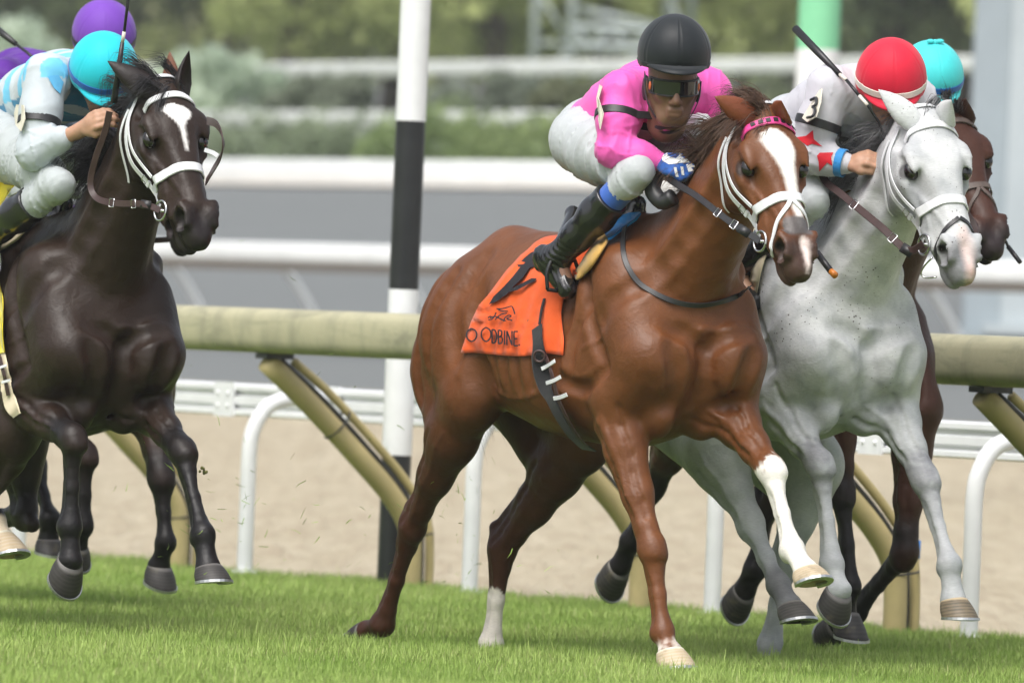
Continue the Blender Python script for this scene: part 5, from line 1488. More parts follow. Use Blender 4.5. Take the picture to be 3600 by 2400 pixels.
        H.cone(he + unit(c) * .022, he + unit(c) * .024 + fd * .02, .030, .028, .006)
        nb2 = np.abs(H.f) < .03; GG = np.stack(np.meshgrid(*[np.arange(H.n[i]) * H.h + H.lo[i] for i in range(3)], indexing='ij'), -1)[nb2]
        t = ((GG - kn) @ c) / (c @ c)
        H.f[nb2] += (.0022 * np.exp(-((t - .92) / .16) ** 2) * np.sin((t * 14 + wobble(GG, 5, 3, 2)) * 6.283) + .0012 * wobble(GG, 6, 4, 2)).astype(np.float32)
        # open top
        hi_ = ku - unit(c) * .012
        def cut(X, Y, Z, o=hi_, n=-unit(c)): return (o[0] - X) * n[0] + (o[1] - Y) * n[1] + (o[2] - Z) * n[2]
        H.put(lambda X, Y, Z: cut(X, Y, Z) * 1.0, lo2, hi2, .004, 's') if True else None
        V, Fc = H.mesh(); bo = mesh_obj('boot', V, Fc, M_BOOT, root)
        if K.get('sock') is not None:
            B2 = Field(lo2, hi2, .006); B2.chain([kn + c * .12, kn + c * .36], [.0535, .0535], .01)
            V, Fc = B2.mesh(); mesh_obj('leg_band', V, Fc, K['sock'], root)
    K.update(Q=Q, F=F, body=body, silks=silks, root=root, BR=G_, B=B, O=O, A=A)
    return K
# ------------------------------------------------------------------ tack
def head_ring(D, x0, tilt, a0, a1, n=40, off=.002, z0=-.085):
    """points round the head in the plane x = x0 + tilt*z (head units); a=0 to its left, 90 on top of the nose"""
    F, H = D['F'], D['HF']; c = H.P(x0, 0, z0); pts, nr = [], []
    for a in np.linspace(radians(a0), radians(a1), n):
        d = unit(H.A @ np.array((tilt * sin(a), cos(a), sin(a))))
        p = F.march(c + d * .30, -d, off, .30)
        if p is None: continue
        pts.append(p); nr.append(F.grad(p))
    return smooth_line(np.array(pts), 2), np.array(nr)
def smooth_line(P, k):
    P = P.copy()
    for _ in range(k): P[1:-1] = P[1:-1] * .5 + (P[:-2] + P[2:]) * .25
    return P
def head_line(D, s, pts, n=24, off=.002):
    """strap down one side of the head through (x, z) points"""
    F, H = D['F'], D['HF']; P, N = [], []
    for x, z in spline(np.array(pts, float), n):
        d = H.A[:, 1] * s; o = H.P(x, 0, z) + d * .30
        p = F.march(o, -d, off, .30)
        if p is None: p = H.P(x, s * .05, z)
        P.append(p); N.append(d)
    return smooth_line(np.array(P), 2), np.array(N)
def strap(name, pts, nrm, w, mat, parent, th=.003):
    b = MB(); b.ribbon(pts, nrm, w, th); return b.build(name, mat, parent)
def torus(c, nrm, R, r, n=22):
    nrm = unit(nrm); a = unit(np.cross(nrm, (.3, .2, 1.0))); b = np.cross(nrm, a)
    return [c + (a * cos(t) + b * sin(t)) * R for t in np.linspace(0, 2 * pi, n + 1)]
def buckle(parent, p, nrm, t, w, mat):
    b = MB(); s = unit(np.cross(t, nrm)); t = unit(t)
    q = [p + t * a * .012 + s * c * w * .62 + unit(nrm) * .004 for a, c in ((-1, -1), (1, -1), (1, 1), (-1, 1), (-1, -1))]
    b.tube(q, .0022, 6, False); return b.build('buckle', mat, parent)
def make_bridle(D, T):
    fr, F, H = D['fr'], D['F'], D['HF']
    root = empty('bridle', tuple(fr.o), fr.rot); tag(root, T['label'], 'bridle', 'racing bridles')
    m, w = T['mat'], T.get('w', .021)
    p, n = head_ring(D, .085, -.30, 8, 172, 40, .004, -.06); bb = strap('browband', p, n, T.get('brow_w', .024), T.get('brow', m), root, .004)
    if T.get('checks'):
        for i in range(6, 34, 4):
            q = p[i] + n[i] * .0065; t = unit(p[i + 1] - p[i]); s_ = np.cross(t, n[i]); b = MB(); b.box(q, t * .0085, s_ * .0075, n[i] * .0012); b.build('check', M_STRAPB, bb, False)
    p, n = head_ring(D, -.045, .30, 0, 180, 34, .006, -.06); strap('crownpiece', p, n, w, m, root)
    bits = {}
    for s in (-1, 1):
        bit = head_line(D, s, [(.415, -.128), (.42, -.130)], 2, .010)[0][1]; bits[s] = bit
        p, n = head_line(D, s, [(.02, -.060), (.085, -.098), (.19, -.158), (.30, -.168), (.405, -.132)], 26, .004)
        c = strap('cheekpiece', p, n, w * .95, m, root); buckle(c, p[17], n[17], p[18] - p[17], w, M_SILVER)
        k = MB(); k.box(p[18] + n[18] * .003, unit(p[19] - p[18]) * .007, unit(np.cross(p[19] - p[18], n[18])) * w * .62, n[18] * .004); k.build('keeper', m, c, False)
        p, n = head_line(D, s, [(.04, -.070), (.11, -.100), (.19, -.118), (.26, -.112), (.310, -.098)], 22, .004)
        strap('noseband_cheek', p, n, w * .62, m, root)
        p, n = head_line(D, s, [(.045, -.090), (.12, -.175), (.19, -.235), (.215, -.262)], 18, .006); strap('throatlatch', p, n, w * .6, m, root)
        r = MB(); r.tube(torus(bit, H.A[:, 1] + H.A[:, 2] * .2 * s, .036, .0045), .0045, 8, False); rg = r.build('bit_ring', M_SILVER, root)
        r = MB(); r.tube([H.P(.43, 0, -.125), bit], .006, 8); r.build('mouthpiece', M_SILVER, root)
    p, n = head_ring(D, .325, .10, -90, 270, 60, .004, -.09); nb = strap('noseband', p, n, T.get('nose_w', .036), T.get('nose', m), root, .004)
    if T.get('drop'):
        dm = T['drop']; top = head_ring(D, .335, .1, 85, 95, 3, .004, -.09)[0][1]
        for s in (-1, 1):
            P_ = [(.345, -.010), (.385, -.030), (.435, -.072), (.47, -.112), (.475, -.15)] if T.get('fig8', True) else [(.40, -.006), (.42, -.03), (.455, -.075), (.475, -.115), (.475, -.15)]
            q, nn = [], []
            for x, z in spline(np.array(P_), 22):
                ang = math.atan2(z + .085, .0001); yy = max(.0, 1 - ((z + .085) / .085) ** 2) if False else 1
                d = unit(H.A[:, 1] * s * (.25 + min(1.0, max(0.0, (-z) / .04))) + H.A[:, 2] * max(0.0, 1 - (-z) / .05) + H.A[:, 2] * (-.8 if z < -.13 else 0))
                c = H.P(x, 0, -.075 if z > -.13 else -.10); t_ = H.P(x, s * .01, z)
                o = H.P(x, 0, max(z, -.10)) + d * .25
                r_ = F.march(o, -d, .004, .25)
                if r_ is None: continue
                q.append(r_); nn.append(F.grad(r_))
            if len(q) > 4: strap('drop_noseband', smooth_line(np.array(q), 3), np.array(nn), w * .8, dm, root, .0035)
    D['bits'], D['bridle'] = bits, root
    return root
def rein(D, name, label, pts, w, mat, twist=None, th=.004, up=None):
    """leather rein through local points"""
    P = spline(np.array(pts), 40); n = np.tile(unit(D['fr'].c - P.mean(0)), (40, 1)) if up is None else np.tile(np.array(up, float), (40, 1))
    b = MB(); b.ribbon(P, n, w, th); return b
def on_horse(D, px, off=.006, lat=0.0):
    p = D['fr'].hit(D['F'], px[0], px[1], off)
    return p if p is not None else D['fr'].J(px[0], px[1], lat)
def surf_strap(D, F, name, pix, w, mat, parent, off=.004, n=36, th=.004, lat=-.25):
    P = spline(np.array(pix, float), n); pts, nr = [], []
    for x, y in P:
        p = D['fr'].hit(F, x, y, off)
        if p is None: continue
        pts.append(p); nr.append(F.grad(p))
    return strap(name, smooth_line(np.array(pts), 3), np.array(nr), w, mat, parent, th)
def whip(D, label, pts, radii, mats, name='riding_crop', cap=None):
    root = empty(name, tuple(D['fr'].o), D['fr'].rot); tag(root, label, 'riding crop', 'riding crops')
    names = ['handle', 'shaft', 'band', 'flap', 'tip']
    for i, (p, r, m) in enumerate(zip(pts, radii, mats)):
        b = MB(); b.tube(p, r, 10); b.build(m[0], m[1], root)
    return root
def girth_ring(D, F, f0, f1, name, w, mat, parent, off=.004, a0=-200, a1=20, th=.005, top=True):
    """strap round the barrel: f0 at the back, f1 at the bottom"""
    pts, nr = [], []; dz = D['dz']
    for a in np.linspace(radians(a0), radians(a1), 60):
        f = f1 + (f0 - f1) * (sin(a) + 1) / 2
        d = np.array((0, cos(a), sin(a))); o = np.array((f, 0, 1.2 + dz)) + d * .8
        p = F.march(o, -d, off, .8)
        if p is None: continue
        pts.append(p); nr.append(d)
    return strap(name, smooth_line(np.array(pts), 3), np.array(nr), w, mat, parent, th)
def cloth_patch(D, F, name, poly, mat, parent, off=.012, grid=16, thick=.004, amp=.009, seed=1):
    """saddle towel: filled outline laid on the horse, then given folds and thickness"""
    import bmesh
    fr = D['fr']; bm = bmesh.new(); vs = [bm.verts.new((x, y, 0)) for x, y in poly]
    es = [bm.edges.new((vs[i], vs[(i + 1) % len(vs)])) for i in range(len(vs))]
    bmesh.ops.triangle_fill(bm, use_beauty=True, edges=es)
    for _ in range(7):
        L = [e for e in bm.edges if e.calc_length() > grid * 1.6]
        if not L: break
        bmesh.ops.subdivide_edges(bm, edges=L, cuts=1); bmesh.ops.triangulate(bm, faces=bm.faces[:])
    bmesh.ops.beautify_fill(bm, faces=bm.faces[:], edges=bm.edges[:])
    bm.verts.index_update(); bm.normal_update()
    P2 = np.array([(v.co.x, v.co.y) for v in bm.verts]); last = None; V = []
    for x, y in P2:
        p = fr.hit(F, x, y, off)
        V.append(p if p is not None else np.full(3, np.nan))
    V = np.array(V); bad = np.isnan(V[:, 0])
    if bad.any():
        good = np.where(~bad)[0]
        for i in np.where(bad)[0]:
            k = good[np.argmin(((P2[good] - P2[i]) ** 2).sum(1))]; g = V[k]
            V[i] = fr.J(P2[i, 0], P2[i, 1], g[1] + .02)
    N = F.grad(V); fold = wobble(np.stack([P2[:, 0] / 900, P2[:, 1] / 2200, P2[:, 0] * 0], 1), 5, seed, 2)
    V = V + N * (fold * amp)[:, None]
    me_f = [tuple(v.index for v in f.verts) for f in bm.faces]
    be = [(e.verts[0].index, e.verts[1].index) for e in bm.edges if e.is_boundary]; bm.free()
    n = len(V); V2 = np.concatenate([V, V - N * thick]); Fc = me_f + [tuple(reversed([i + n for i in f])) for f in me_f] + [(a, b, b + n, a + n) for a, b in be]
    o = mesh_obj(name, V2, Fc, mat, parent)
    return o, V, P2
def on_cloth(V, P2, me_off, D):
    pass
def cloth_decal(D, F, parent, name, poly, mat, off):
    return decal(D['fr'], F, parent, name, poly, mat, off, 9)

def ink_strip(fr, F, parent, name, pts, w, mat, off):
    """one pen stroke printed on the cloth: both edges of the stroke projected onto it"""
    P = spline(np.array(pts, float), max(6, len(pts) * 4)); T = np.gradient(P, axis=0); N = np.stack([-T[:, 1], T[:, 0]], 1); N /= np.linalg.norm(N, axis=1)[:, None] + 1e-9
    V = []
    for a in (1, -1):
        for x, y in P + N * a * w / 2: V.append(fr.hit(F, x, y, off))
    n = len(P); Fc = [(i, i + 1, n + i + 1, n + i) for i in range(n - 1) if all(V[k] is not None for k in (i, i + 1, n + i, n + i + 1))]
    V = [v if v is not None else np.zeros(3) for v in V]
    return mesh_obj(name, np.array(V), Fc, mat, parent) if Fc else None
# ------------------------------------------------------------------ build horses, riders and tack
for D in (CHEST, DARK, GREY, BAY, PURP): make_horse(D)
W_ = lambda *v: np.array(v, float)
SK_DARK = skin('skin_dark', (.22, .115, .074)); SK_TAN = skin('skin_tan', (.46, .26, .17)); SK_PINK = skin('skin_fair', (.55, .34, .25))
BRE_W = fabric('breeches_white', (.45, .475, .49), .6, .04); BRE_G = fabric('breeches_offwhite', (.42, .455, .465), .6, .04)
PINK_C = (.80, .11, .44)
MP = fabric('pink_silk', PINK_C, .5, .07, None, .15)
M_BLACKSILK = fabric('black_silk', (.018, .014, .022), .6)
M_HELB = fabric('helmet_black_cloth', (.012, .015, .018), .48, .10, None, .12, .5)
M_HELT = fabric('helmet_turquoise_cloth', (.015, .52, .62), .6, .06, None, .15, .3)
M_HELT2 = fabric('helmet_aqua_cloth', (.06, .60, .62), .6, .06, None, .15, .3)
M_HELR = fabric('helmet_red_cloth', (.62, .012, .040), .6, .06, None, .15, .3)
M_HELP = fabric('helmet_purple_cloth', (.16, .05, .40), .6, .06, None, .15, .3)
M_BANDB = fabric('band_blue', (.010, .12, .42), .6); M_BANDW = fabric('band_cream', (.74, .68, .60), .6)
M_GLOVE_W = fabric('glove_white', (.74, .75, .76), .5); M_GLOVE_B = fabric('glove_blue', (.025, .11, .42), .5)
M_REDSILK = fabric('red_patch', (.60, .012, .025), .6); M_BLUESILK = fabric('blue_patch', (.03, .25, .60), .6)
M_SOCK = fabric('blue_leg_band', (.045, .13, .50), .55)
SILK_ATTR = fabric('silks_patterned', (1, 1, 1), .55, .05, 'tint', .15)
MP_HELM = None

# ---- pink rider on the chestnut
fr = CHEST['fr']
PINK = make_jockey(dict(fr=fr, label='person in pink silks and a black helmet crouched on the chestnut horse', h=.0062, hb=.0046,
    joints=dict(pelvis=(2085, 448, 0), chest=(2305, 330, .02), shR=(2185, 330, -.19), shL=(2500, 325, .19), elR=(2158, 530, -.25), wrR=(2318, 568, -.13), handR=(2395, 592, -.10),
                elL=(2552, 478, .26), wrL=(2520, 490, .13), handL=(2474, 442, .09), hipR=(2045, 492, -.12), hipL=(2140, 470, .13), kneeR=(2238, 606, -.21), kneeL=('H', .26, .23, 1.80),
                ankR=(1958, 905, -.29), ankL=('H', -.03, .30, 1.50), toeR=(1995, 1015, -.27), toeL=('H', .08, .30, 1.40)),
    hsc=1.12, head=jframe(fr, (2364, 284), (.13, -1, -.20), (.02, -.24, 1), -.12), skin=SK_DARK, silk=(0, 0, 0), silkmat=MP, breech=BRE_W, sock=M_SOCK,
    backR=(-.35, -.75, .55), backL=(.3, -.8, .5), thumbR=-1))
helmet(PINK['root'], PINK['O'], PINK['A'], M_HELB, (.146, .130, .134), 6, off=.100)
def goggles(K, lens, frame, glow=None):
    O, A = K['O'], K['A']; sc = K.get('hsc', 1.0); P = lambda x, y, z: O + A @ (W_(x, y, z) * sc)
    g = empty_part = None
    b = MB(); pts, nr = [], []
    for a in np.linspace(-72, 72, 25):
        t = radians(a); p = P(.100 * cos(t) + .006, .081 * sin(t), -.008); pts.append(p); nr.append(A @ W_(cos(t), sin(t), 0))
    b.ribbon(pts, nr, .054, .004); go = b.build('goggles', lens, K['root'])
    for dz_ in (-.027, .027):
        c = MB(); c.tube([p + A[:, 2] * dz_ for p in pts], .0042, 6); c.build('frame', frame, go)
    for s in (-1, 1):
        c = MB(); c.ribbon([P(.03, s * .079, -.008), P(-.02, s * .083, .0), P(-.06, s * .080, .006)], [A[:, 1] * s] * 3, .028, .003); c.build('strap', frame, go)
        c = MB(); c.ball(P(.045, s * .076, -.010), W_(.012, .006, .017), 10, 8, A); c.build('side_vent', plain('vent_orange', (.75, .16, .05), .3), go)
    return go
goggles(PINK, M_LENS, M_STRAPB)
O, A = PINK['O'], PINK['A']; P = lambda x, y, z: O + A @ (W_(x, y, z) * 1.12)
b = MB()
for s in (-1, 1): b.ribbon(spline([P(.0, s * .090, .0), P(.025, s * .080, -.06), P(.05, s * .045, -.118), P(.06, 0, -.135)], 14), [A[:, 1] * s] * 14, .016, .003)
b.build('chin_strap', M_STRAPB, PINK['root'])
b = MB()
for s in (-1, 1): b.ball(P(-.012, s * .082, -.028), W_(.030, .014, .046), 12, 8, A)
b.build('ear_cover', M_STRAPB, PINK['root'])
# glove over the right hand: the same fist a little larger
def glove(K, s, mat, fingers=None):
    Q = K['Q']; lo, hi = clamp_box([Q['wr' + s], Q['hand' + s]], .15); G = Field(lo, hi, .0032); x = unit(Q['hand' + s] - Q['wr' + s])
    hand_field(G, Q['wr' + s], Q['hand' + s], K['fr'].dirl(W_(*K['back' + s])), K.get('thumb' + s, 1 if s == 'R' else -1), .0022, K.get('curl' + s, 1.0))
    o_ = Q['wr' + s] - x * .012
    G.put(lambda X, Y, Z: (X - o_[0]) * x[0] + (Y - o_[1]) * x[1] + (Z - o_[2]) * x[2], lo, hi, .003, 's')
    V, Fc = G.mesh(); o = mesh_obj('glove', V, Fc, mat, K['root']); return o, G
for s in 'RL':
    gl, G = glove(PINK, s, M_GLOVE_B)
    if s == 'R':
        for nm, poly in (('white_panel', [(2322, 545), (2345, 530), (2400, 536), (2436, 548), (2440, 572), (2400, 572), (2352, 578), (2330, 566)]),
                         ('white_stripe', [(2368, 588), (2378, 588), (2386, 622), (2376, 622)]), ('white_stripe', [(2392, 586), (2402, 586), (2406, 616), (2397, 616)]),
                         ('grey_panel', [(2412, 578), (2440, 574), (2446, 600), (2420, 604)])):
            decal(fr, G, gl, nm, poly, M_GLOVE_W, .0022, 6)
    elif s == 'L': gl.data.materials[0] = M_GLOVE_W
S = PINK['silks']; F = PINK['F']; Q = PINK['Q']
for nm, poly in (('black_stripe', [(2232, 438), (2262, 442), (2285, 436), (2330, 444), (2380, 436), (2425, 432), (2426, 441), (2385, 447), (2340, 453), (2320, 458), (2295, 448), (2268, 455), (2232, 448)]),
                 ('black_letter', [(2228, 462), (2262, 460), (2300, 464), (2330, 462), (2380, 458), (2400, 455), (2398, 470), (2360, 476), (2330, 486), (2300, 498), (2282, 492), (2260, 478), (2230, 472)]),
                 ('black_mark', [(2094, 248), (2098, 232), (2112, 218), (2150, 204), (2158, 206), (2126, 222), (2112, 240), (2100, 250)])):
    decal(fr, F, S, nm, poly, M_BLACKSILK, .003, 8)
d = Q['elR'] - Q['shR']
limb_band(fr, F, S, 'armband', Q['shR'] + d * .42, d, .030, M_STRAPB)
def number_card(K, px, poly, lat, digit=None):
    fr = K['fr']; pts = [fr.J(x, y, l) for x, y, l in poly]; n = len(pts)
    c = np.mean(pts, 0); nn = unit(np.cross(pts[1] - pts[0], pts[2] - pts[0])); b = MB()
    b.add([p + nn * .0015 for p in pts] + [p - nn * .0015 for p in pts], [tuple(range(n)), tuple(reversed(range(n, 2 * n)))] + [(i, i + n, (i + 1) % n + n, (i + 1) % n) for i in range(n)])
    return b.build('number_card', M_CARD, K['silks'], False)
number_card(PINK, None, [(2108, 298, -.27), (2117, 304, -.29), (2104, 345, -.31), (2122, 400, -.33), (2110, 455, -.34), (2102, 410, -.29), (2098, 345, -.28)], -.28)

# ---- turquoise-capped rider on the dark horse
fr = DARK['fr']
def pat_blue(C, V, Q, fr, K):
    t = Q['chest'] - Q['pelvis']; L = np.linalg.norm(t); u = ((V - Q['pelvis']) @ t) / (L * L)
    arm = np.zeros(len(V), bool)
    for s in 'RL':
        for a, b in ((Q['sh' + s], Q['el' + s]), (Q['el' + s], Q['wr' + s])):
            ab = b - a; tt = np.clip(((V - a) @ ab) / (ab @ ab), 0, 1); dd = np.linalg.norm(V - a - tt[:, None] * ab, axis=1)
            arm |= (dd < .10) & (tt > .12)
    upv = unit(np.cross(t, Q['shL'] - Q['shR'])); upv = upv if upv[2] > 0 else -upv
    h = (V - Q['pelvis'] - u[:, None] * t) @ upv
    st = (np.sin((u * 9.0 + .6) * 2 * pi * .5 + wobble(V, 3, 2, 1) * .3) > .25)
    paint_mask(C, np.where(~arm & st, 1.0, 0), (112, 190, 224))
    fr_ = ~arm & (h < -.03); paint_mask(C, np.where(fr_, .92, 0), (48, 128, 168))
    st2 = fr_ & (np.sin(u * 22) > .35); paint_mask(C, np.where(st2, .9, 0), (196, 208, 214))
TURQ = make_jockey(dict(fr=fr, label='person in white and light blue silks and a turquoise cap on the dark horse', hb=.0056,
    joints=dict(pelvis=(10, 400, 0), chest=(235, 300, 0), shR=(160, 268, -.19), shL=(420, 300, .19), elR=(122, 535, -.26), wrR=(292, 452, -.17), handR=(385, 392, -.15),
                elL=('H', .30, .26, 1.66), wrL=('H', .46, .13, 1.72), handL=('H', .56, .10, 1.74), hipR=(-30, 470, -.13), hipL=(60, 440, .13), kneeR=(205, 650, -.21), kneeL=('H', .26, .23, 1.68),
                ankR=(-75, 850, -.28), ankL=('H', -.03, .30, 1.40), toeR=(-40, 950, -.27), toeL=('H', .08, .30, 1.30)),
    head=jframe(fr, (362, 265), (.22, -.80, -.62), (.06, -.55, .80), .0), skin=SK_TAN, silk=(184, 192, 198), silkmat=SILK_ATTR, pattern=pat_blue, breech=BRE_G,
    backR=(-.2, -.9, .35), backL=(.3, -.6, .7), curlR=.55, thumbR=1, bareR=.55))
helmet(TURQ['root'], TURQ['O'], TURQ['A'], M_HELT, (.140, .126, .132), 6, M_BANDB)
S, F, Q = TURQ['silks'], TURQ['F'], TURQ['Q']; d = Q['elR'] - Q['shR']
limb_band(fr, F, S, 'armband', Q['shR'] + d * .62, d, .030, M_STRAPB)
number_card(TURQ, None, [(58, 368, -.28), (84, 370, -.31), (88, 420, -.32), (74, 462, -.33), (56, 440, -.30), (50, 400, -.28)], -.28)
decal(fr, F, S, 'blue_patch', [(166, 268), (205, 264), (224, 290), (212, 330), (190, 310)], fabric('light_blue_patch', (.13, .47, .78), .55), .004, 8)

# ---- red-capped rider on the grey
fr = GREY['fr']
RED = make_jockey(dict(fr=fr, label='person in white silks with red stars and a red cap on the grey horse', hb=.0056,
    joints=dict(pelvis=(2800, 430, 0), chest=(3015, 355, 0), shR=(2915, 310, -.18), shL=(3215, 345, .19), elR=(2838, 552, -.24), wrR=(2978, 578, -.15), handR=(3055, 555, -.11),
                elL=('H', .62, .26, 1.66), wrL=('H', .74, .12, 1.74), handL=('H', .82, .09, 1.78), hipR=(2740, 480, -.13), hipL=(2860, 460, .13), kneeR=('H', .42, -.21, 1.72), kneeL=('H', .42, .22, 1.72),
                ankR=('H', .06, -.29, 1.46), ankL=('H', .06, .29, 1.46), toeR=('H', .18, -.29, 1.35), toeL=('H', .18, .29, 1.35)),
    head=jframe(fr, (3130, 298), (.06, -.88, -.48), (.0, -.45, .88), .0), skin=SK_TAN, silk=(232, 233, 236), silkmat=fabric('white_silk', (.52, .52, .56), .55, .04), breech=BRE_W,
    backR=(-.2, -.7, .7), backL=(.3, -.6, .7)))
helmet(RED['root'], RED['O'], RED['A'], M_HELR, (.144, .128, .138), 6, M_BANDW)
S, F, Q = RED['silks'], RED['F'], RED['Q']; d = Q['elR'] - Q['shR']
limb_band(fr, F, S, 'armband', Q['shR'] + d * .52, d, .032, M_STRAPB)
for nm, poly in (('red_star', [(2800, 483), (2833, 478), (2858, 458), (2861, 490), (2892, 516), (2855, 506), (2838, 512), (2820, 500), (2805, 500)]),
                 ('red_star', [(2872, 548), (2882, 537), (2930, 536), (2922, 552), (2926, 584), (2908, 572), (2880, 604), (2878, 570)])):
    decal(fr, F, S, nm, poly, M_REDSILK, .003, 7)
decal(fr, F, S, 'black_emblem', [(2882, 540), (2892, 528), (2918, 490), (2945, 480), (2975, 482), (2996, 496), (3006, 516), (2996, 532), (2975, 528), (2968, 516), (2950, 504), (2925, 512), (2918, 528), (2930, 538), (2905, 546)], M_BLACKSILK, .003, 8, True)
d = Q['wrR'] - Q['elR']; limb_band(fr, F, S, 'cuff_band', Q['elR'] + d * .84, d, .036, M_BLUESILK)
number_card(RED, None, [(2868, 326, -.24), (2890, 312, -.26), (2886, 360, -.29), (2870, 412, -.32), (2838, 430, -.31), (2820, 415, -.29), (2838, 362, -.26)], -.26)
b = MB(); c_ = [fr.J(x, y, l - .012) for x, y, l in ((2850, 352, -.27), (2870, 345, -.27), (2868, 368, -.29), (2856, 376, -.29), (2866, 384, -.30), (2858, 408, -.32), (2838, 414, -.31))]
b.tube(spline(c_, 20), .0055, 6); b.build('digit_three', M_STRAPB, S)
# ---- purple-capped rider and the rider along the rail
def rider(D, label, mats, dx, dy, lat_head, fwd, up, extra, over={}):
    z = D['fr'].z0 - 1.66
    H = lambda f, l, zz: ('H', f, l, zz + z)
    fr = D['fr']
    j = dict(pelvis=H(-.27, 0, 1.93), chest=H(.20, 0, 2.03), shR=H(.20, -.19, 2.04), shL=H(.22, .19, 2.04), elR=H(.26, -.26, 1.82), wrR=H(.40, -.13, 1.80), handR=H(.48, -.10, 1.78),
             elL=H(.26, .26, 1.82), wrL=H(.40, .13, 1.80), handL=H(.48, .10, 1.78), hipR=H(-.29, -.13, 1.87), hipL=H(-.29, .13, 1.87), kneeR=H(.26, -.21, 1.74), kneeL=H(.26, .21, 1.74),
             ankR=H(-.03, -.29, 1.46), ankL=H(-.03, .29, 1.46), toeR=H(.08, -.29, 1.36), toeL=H(.08, .29, 1.36))
    j.update(over)
    return make_jockey(dict(fr=fr, label=label, joints=j, head=jframe(fr, (dx, dy), fwd, up, lat_head), backR=(-.2, -.7, .7), backL=(.3, -.6, .7), h=.010, hb=.010, **extra))
def pat_purple(C, V, Q, fr, K):
    el = Q['elR'] - Q['shR']; u = ((V - Q['shR']) @ el) / (el @ el); d_ = np.linalg.norm(V - Q['shR'] - np.clip(u, 0, 2)[:, None] * el, axis=1)
    paint_mask(C, np.where((u > .55) & (d_ < .12), 1., 0), (200, 200, 210))
PURPLE = rider(PURP, 'person in purple silks and a purple cap behind the turquoise-capped rider', None, 365, 142, 0, (.15, -.80, -.55), (.0, -.5, .85),
    dict(skin=SK_TAN, silk=(86, 34, 140), silkmat=SILK_ATTR, pattern=pat_purple, breech=BRE_W), dict(pelvis=(-190, 380, 0), chest=(85, 285, 0), shR=(15, 285, -.19), shL=(215, 300, .19), elR=(-30, 500, -.25), wrR=('H', .36, -.10, 1.52), handR=('H', .45, -.08, 1.50), wrL=('H', .36, .10, 1.52), handL=('H', .45, .08, 1.50), hipR=(-210, 430, -.13), hipL=(-150, 430, .13)))
decal(PURP['fr'], PURPLE['F'], PURPLE['silks'], 'white_stripe', [(-60, 286), (0, 282), (78, 277), (80, 300), (0, 308), (-60, 312)], fabric('white_stripe_silk', (.6, .6, .64), .55), .004, 8)
helmet(PURPLE['root'], PURPLE['O'], PURPLE['A'], M_HELP, (.142, .126, .132), 6, M_STRAPB)
AQUA = rider(BAY, 'person in an aqua cap with a bow, hidden behind the red-capped rider', None, 3268, 290, .02, (.25, -.88, -.45), (.05, -.42, .9),
    dict(skin=SK_TAN, silk=(60, 150, 190), silkmat=fabric('aqua_silk', (.05, .35, .5)), breech=BRE_W))
helmet(AQUA['root'], AQUA['O'], AQUA['A'], M_HELT2, (.138, .122, .126), 6, M_BANDB, True)
M_WSTRAP = plain('white_strap', (.74, .75, .77), .4, .5, 0, .05, 60, .1)
M_PINKSTRAP = plain('pink_strap', (.78, .07, .30), .35, .5, 0, .06, 60, .1)
M_BRSTRAP = plain('dark_brown_leather', (.055, .030, .028), .45, .5, 0, .2, 40)
M_GREYSTRAP = plain('worn_brown_leather', (.10, .075, .065), .5, .4, 0, .2, 40)
make_bridle(CHEST, dict(label='white bridle with a pink and black browband on the chestnut horse', mat=M_WSTRAP, brow=M_PINKSTRAP, brow_w=.030, checks=True, drop=M_WSTRAP))
make_bridle(DARK, dict(label='white bridle on the dark brown horse', mat=M_WSTRAP, brow_w=.026))
make_bridle(GREY, dict(label='white bridle with a thin black drop strap on the grey horse', mat=M_WSTRAP, brow_w=.028, drop=M_STRAPB, fig8=False))
make_bridle(BAY, dict(label='brown leather bridle on the bay horse', mat=M_GREYSTRAP, w=.018, nose_w=.026, drop=M_GREYSTRAP))
make_bridle(PURP, dict(label='brown bridle on the horse hidden behind the dark one', mat=M_BRSTRAP, w=.018, nose_w=.026))
def reins(D, K, mat, label, w, near_pts=None, loop=None, loop_mat=None):
    root = empty('reins', tuple(D['fr'].o), D['fr'].rot); tag(root, label, 'reins', 'reins from bit to hands')
    for s, h in ((-1, 'handR'), (1, 'handL')):
        a = D['bits'][s]; b_ = K['Q'][h]
        if s == -1 and near_pts: pts = [a] + [D['fr'].J(*p) for p in near_pts] + [b_]
        else: pts = [a, a * .5 + b_ * .5 + W_(0, s * .07, -.03), b_]
        o = rein(D, 'rein', '', pts, w, mat).build('rein', mat, root)
        if s == -1:
            P = spline(np.array(pts), 40); n = unit(D['fr'].c - P.mean(0))
            for i in (8, 13): buckle(o, P[i], n, P[i + 1] - P[i], w, M_SILVER)
            k = MB(); k.box(P[5], unit(P[6] - P[5]) * .028, unit(np.cross(P[6] - P[5], n)) * w * .66, n * .006); k.build('bit_stop', M_STRAPB, o)
    if loop:
        pts = [on_horse(D, p, .007) for p in loop]; P = spline(np.array(pts), 50)
        for i in range(len(P)):
            if D['F'].sample(P[i]) < .006: P[i] = P[i] + D['F'].grad(P[i]) * (.006 - D['F'].sample(P[i]))
        b = MB(); b.ribbon(smooth_line(P, 4), D['F'].grad(P), w * .8, .004); b.build('slack_loop', loop_mat or mat, root)
    return root
reins(CHEST, PINK, M_STRAPB, 'black reins of the chestnut horse with a slack loop across its chest', .024, [(2560, 775, -.13), (2450, 690, -.13), (2350, 625, -.12)],
      [(2250, 740), (2205, 775), (2189, 850), (2200, 925), (2250, 1000), (2340, 1050), (2440, 1075), (2540, 1060), (2600, 1035), (2636, 1005)], M_STRAPB)
